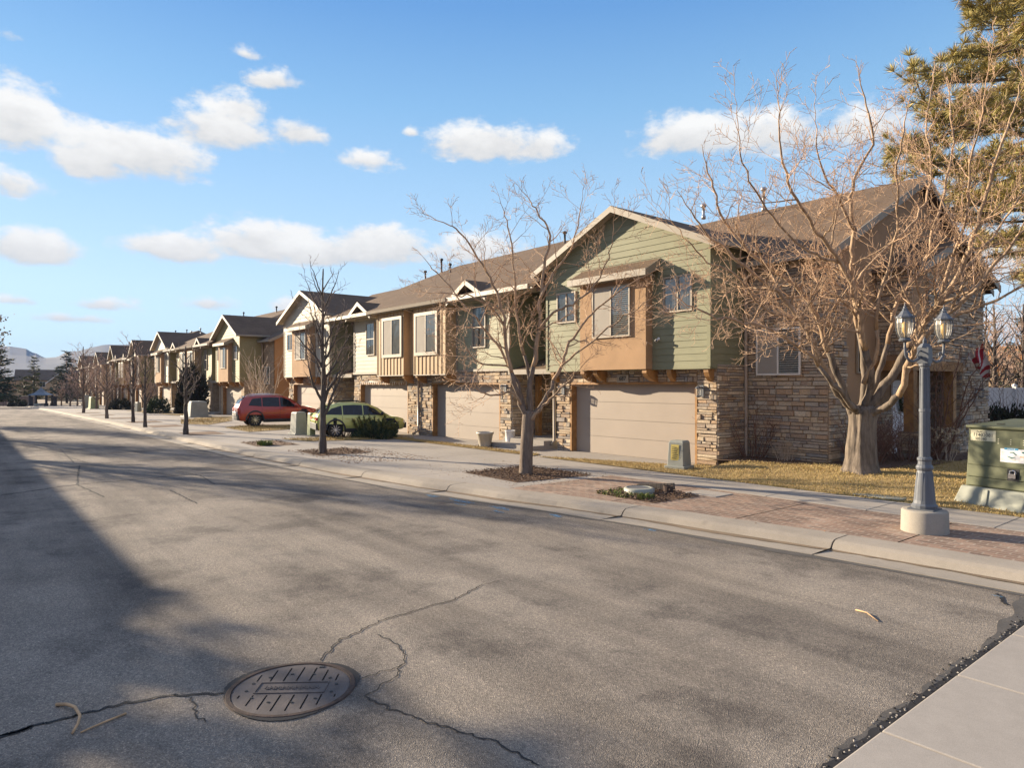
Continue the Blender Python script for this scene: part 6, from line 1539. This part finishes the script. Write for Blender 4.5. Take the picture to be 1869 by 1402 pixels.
# ------------------------------------------------------------------ sun, sky, clouds, haze, camera
EL, AZ = math.radians(16.0), math.radians(69)     # elevation; shadows run toward (sin AZ, cos AZ)
sd = Vector((math.sin(AZ)*math.cos(EL), math.cos(AZ)*math.cos(EL), -math.sin(EL)))
sl_ = bpy.data.lights.new('sun', 'SUN'); sl_.energy = SUNE; sl_.angle = math.radians(.53); sl_.color = (1.0, .83, .615)
so = bpy.data.objects.new('sun', sl_); COL.objects.link(so); so.rotation_euler = sd.to_track_quat('-Z', 'Y').to_euler(); so.location = (-30,-20,30)
w = bpy.data.worlds.new('World'); S.world = w; w.use_nodes = True; nt = w.node_tree; bg = nt.nodes['Background']
sky = N(nt, 'ShaderNodeTexSky', sky_type='NISHITA'); sky.sun_disc = False; sky.sun_elevation = EL
sky.sun_rotation = math.atan2(-sd.x, -sd.y); sky.air_density = 1.1; sky.dust_density = .4; sky.ozone_density = 2.2; sky.altitude = 1400
def mth(op, a, b=None, c=None, clamp=False):
    n = N(nt, 'ShaderNodeMath', operation=op); n.use_clamp = clamp
    for i, x in enumerate((a, b, c)):
        if x is None: continue
        if isinstance(x, (int, float)): n.inputs[i].default_value = x
        else: lk(nt, x, n.inputs[i])
    return n.outputs[0]
tc = N(nt, 'ShaderNodeTexCoord').outputs['Generated']
sp = N(nt, 'ShaderNodeSeparateXYZ'); lk(nt, tc, sp.inputs[0])
az = mth('ARCTAN2', sp.outputs[1], sp.outputs[0]); el = mth('ARCSINE', sp.outputs[2])
cmb = N(nt, 'ShaderNodeCombineXYZ'); lk(nt, az, cmb.inputs[0]); lk(nt, mth('MULTIPLY', el, 1.7), cmb.inputs[1])
n1 = noise(nt, 11, 5, .55, cmb.outputs[0]); n2 = noise(nt, 34, 8, .62, cmb.outputs[0]); n3 = noise(nt, 5, 3, .5, cmb.outputs[0])
def azel(px, py):
    v = AT(px, py, 10) - Vector((0,0,CAMZ)); v.normalize(); return math.atan2(v.y, v.x), math.asin(v.z)
CL = [(25,222,100,78,1.0),(245,285,165,62,1.0),(170,300,90,45,.9),(405,240,110,58,.85),(440,200,60,35,.7),(545,243,60,38,.75),(500,148,62,26,.75),(890,266,128,46,1.0),(980,270,60,34,.8),
      (1265,252,135,48,1.0),(1410,245,120,52,.8),(55,455,105,44,1.0),(320,455,100,38,.9),(490,447,130,46,1.0),(690,452,100,52,1.05),(600,465,120,34,.9),(15,335,70,34,.6),(190,557,62,16,.55),(385,556,60,18,.55),(120,582,110,13,.55),(40,549,45,13,.45),
      (670,292,50,24,.45),(752,242,16,12,.5),(450,98,28,14,.4),(20,62,40,18,.3),(1570,230,110,50,.6),(1830,480,100,70,.9),(870,455,90,40,.6),(1250,430,60,30,.3),(540,560,40,20,.4),(1820,600,90,35,.5),
      (-350,300,220,80,.9),(-700,420,260,80,.9),(2300,300,240,80,.9),(2700,480,300,70,.8)]
den = None; hgt = None
wob = mth('MULTIPLY_ADD', n1, 1.9, -.95); wob2 = mth('MULTIPLY_ADD', n2, 1.5, -.75); ws = mth('ADD', wob, wob2)
for px, py, a, b, s in CL:
    a *= .93; b *= 1.0
    A0, E0 = azel(px, py); A1, _ = azel(px + a, py); _, E1 = azel(px, py - b); ra = abs(A1-A0); re = abs(E1-E0)
    u = mth('MULTIPLY', mth('SUBTRACT', az, A0), 1/ra); v = mth('MULTIPLY', mth('SUBTRACT', el, E0), 1/re)
    vv = mth('MULTIPLY', v, mth('MULTIPLY_ADD', mth('LESS_THAN', v, 0), .55, 1.0))   # flatter undersides
    d = mth('SQRT', mth('ADD', mth('MULTIPLY', u, u), mth('MULTIPLY', vv, vv)))
    m_ = mth('MULTIPLY', mth('SUBTRACT', 1.12, d), s)
    h_ = v
    if den is None: den, hgt = m_, mth('MULTIPLY', mth('MAXIMUM', m_, 0), h_); tot = mth('MAXIMUM', m_, 0)
    else:
        den = mth('SMOOTH_MAX', den, m_, .12); hgt = mth('ADD', hgt, mth('MULTIPLY', mth('MAXIMUM', m_, 0), h_)); tot = mth('ADD', tot, mth('MAXIMUM', m_, 0))
ov = N(nt, 'ShaderNodeMapRange', interpolation_type='SMOOTHSTEP'); lk(nt, mth('ADD', el, mth('MULTIPLY_ADD', n3, .7, -.35)), ov.inputs[0]); ov.inputs[1].default_value = math.radians(36); ov.inputs[2].default_value = math.radians(54)  # unseen cloud cover overhead and behind the camera, added to lift ambient light
bk_ = N(nt, 'ShaderNodeVectorMath', operation='DOT_PRODUCT'); lk(nt, tc, bk_.inputs[0]); bk_.inputs[1].default_value = tuple(-FW)
bm_ = N(nt, 'ShaderNodeMapRange', interpolation_type='SMOOTHSTEP'); lk(nt, mth('ADD', bk_.outputs['Value'], mth('MULTIPLY_ADD', n3, 1.0, -.5)), bm_.inputs[0]); bm_.inputs[1].default_value = -.05; bm_.inputs[2].default_value = .4
over = mth('MULTIPLY', mth('MAXIMUM', ov.outputs[0], bm_.outputs[0]), .92)
dn = mth('ADD', mth('ADD', den, .09), mth('MULTIPLY', ws, .8))
mr = N(nt, 'ShaderNodeMapRange', interpolation_type='SMOOTHSTEP'); lk(nt, dn, mr.inputs[0]); mr.inputs[1].default_value = .02; mr.inputs[2].default_value = .62
hv = mth('DIVIDE', hgt, mth('MAXIMUM', tot, .02)); lit = mth('ADD', mth('MULTIPLY_ADD', hv, .55, .52), mth('MULTIPLY', ws, .5), None, True)
ccol = ramp(nt, lit, [(.0,CLD_LO),(.45,CLD_MD),(.9,CLD_HI)])
elr = ramp(nt, mth('MULTIPLY', el, 1/1.2, None, True), [(x/69., c) for x, c in SKYR])
tint = N(nt, 'ShaderNodeMix', data_type='RGBA', blend_type='MULTIPLY'); tint.inputs[0].default_value = 1; tint.inputs[7].default_value = SKY_TINT
lk(nt, sky.outputs[0], tint.inputs[6])
skc = mixc(nt, SKYMIX, tint.outputs[2], elr)
fin = mixc(nt, mr.outputs[0], skc, ccol)
fin = mixc(nt, over, fin, FILL_CLD)
lk(nt, fin, bg.inputs[0]); bg.inputs[1].default_value = .11
w.cycles.sampling_method = 'MANUAL'; w.cycles.sample_map_resolution = 1024
if HAZE:
    hz = MB(); hz.box(-2400, 700, -1900, 2700, -16, 118)
    hm = bpy.data.materials.new('haze'); hm.use_nodes = True; hn = hm.node_tree; hn.nodes.remove(hn.nodes['Principled BSDF']); out = [n for n in hn.nodes if n.type == 'OUTPUT_MATERIAL'][0]
    pv = N(hn, 'ShaderNodeVolumePrincipled'); pv.inputs['Color'].default_value = HZC; pv.inputs['Density'].default_value = HZD; pv.inputs['Anisotropy'].default_value = 0
    hn.links.new(pv.outputs[0], out.inputs['Volume'])
    ho = hz.build('haze', hm); tag(ho, 'thin pale air haze veiling the distant mountains', 'haze', kind='stuff')
cam = bpy.data.cameras.new('camera'); co = bpy.data.objects.new('camera', cam); COL.objects.link(co)
cam.sensor_fit = 'HORIZONTAL'; cam.sensor_width = 36; cam.lens = 36*FOC/1869
co.location = (0, 0, CAMZ); co.rotation_euler = (math.pi/2, 0, math.atan2(FW.y, FW.x) - math.pi/2)
cam.shift_x = 0; cam.shift_y = (PCY - 701) / 1869
cam.clip_start = .1; cam.clip_end = 20000
S.camera = co
S.view_settings.view_transform = 'Standard'; S.view_settings.look = 'None'; S.view_settings.gamma = 1; S.view_settings.exposure = EXPO
S.cycles.use_denoising = True
try: S.cycles.denoiser = 'OPENIMAGEDENOISE'
except Exception: pass
S.cycles.max_bounces = 6; S.cycles.diffuse_bounces = 3; S.cycles.glossy_bounces = 3; S.cycles.transparent_max_bounces = 12; S.cycles.volume_bounces = 0
S.cycles.caustics_reflective = False; S.cycles.caustics_refractive = False; S.cycles.sample_clamp_indirect = 6
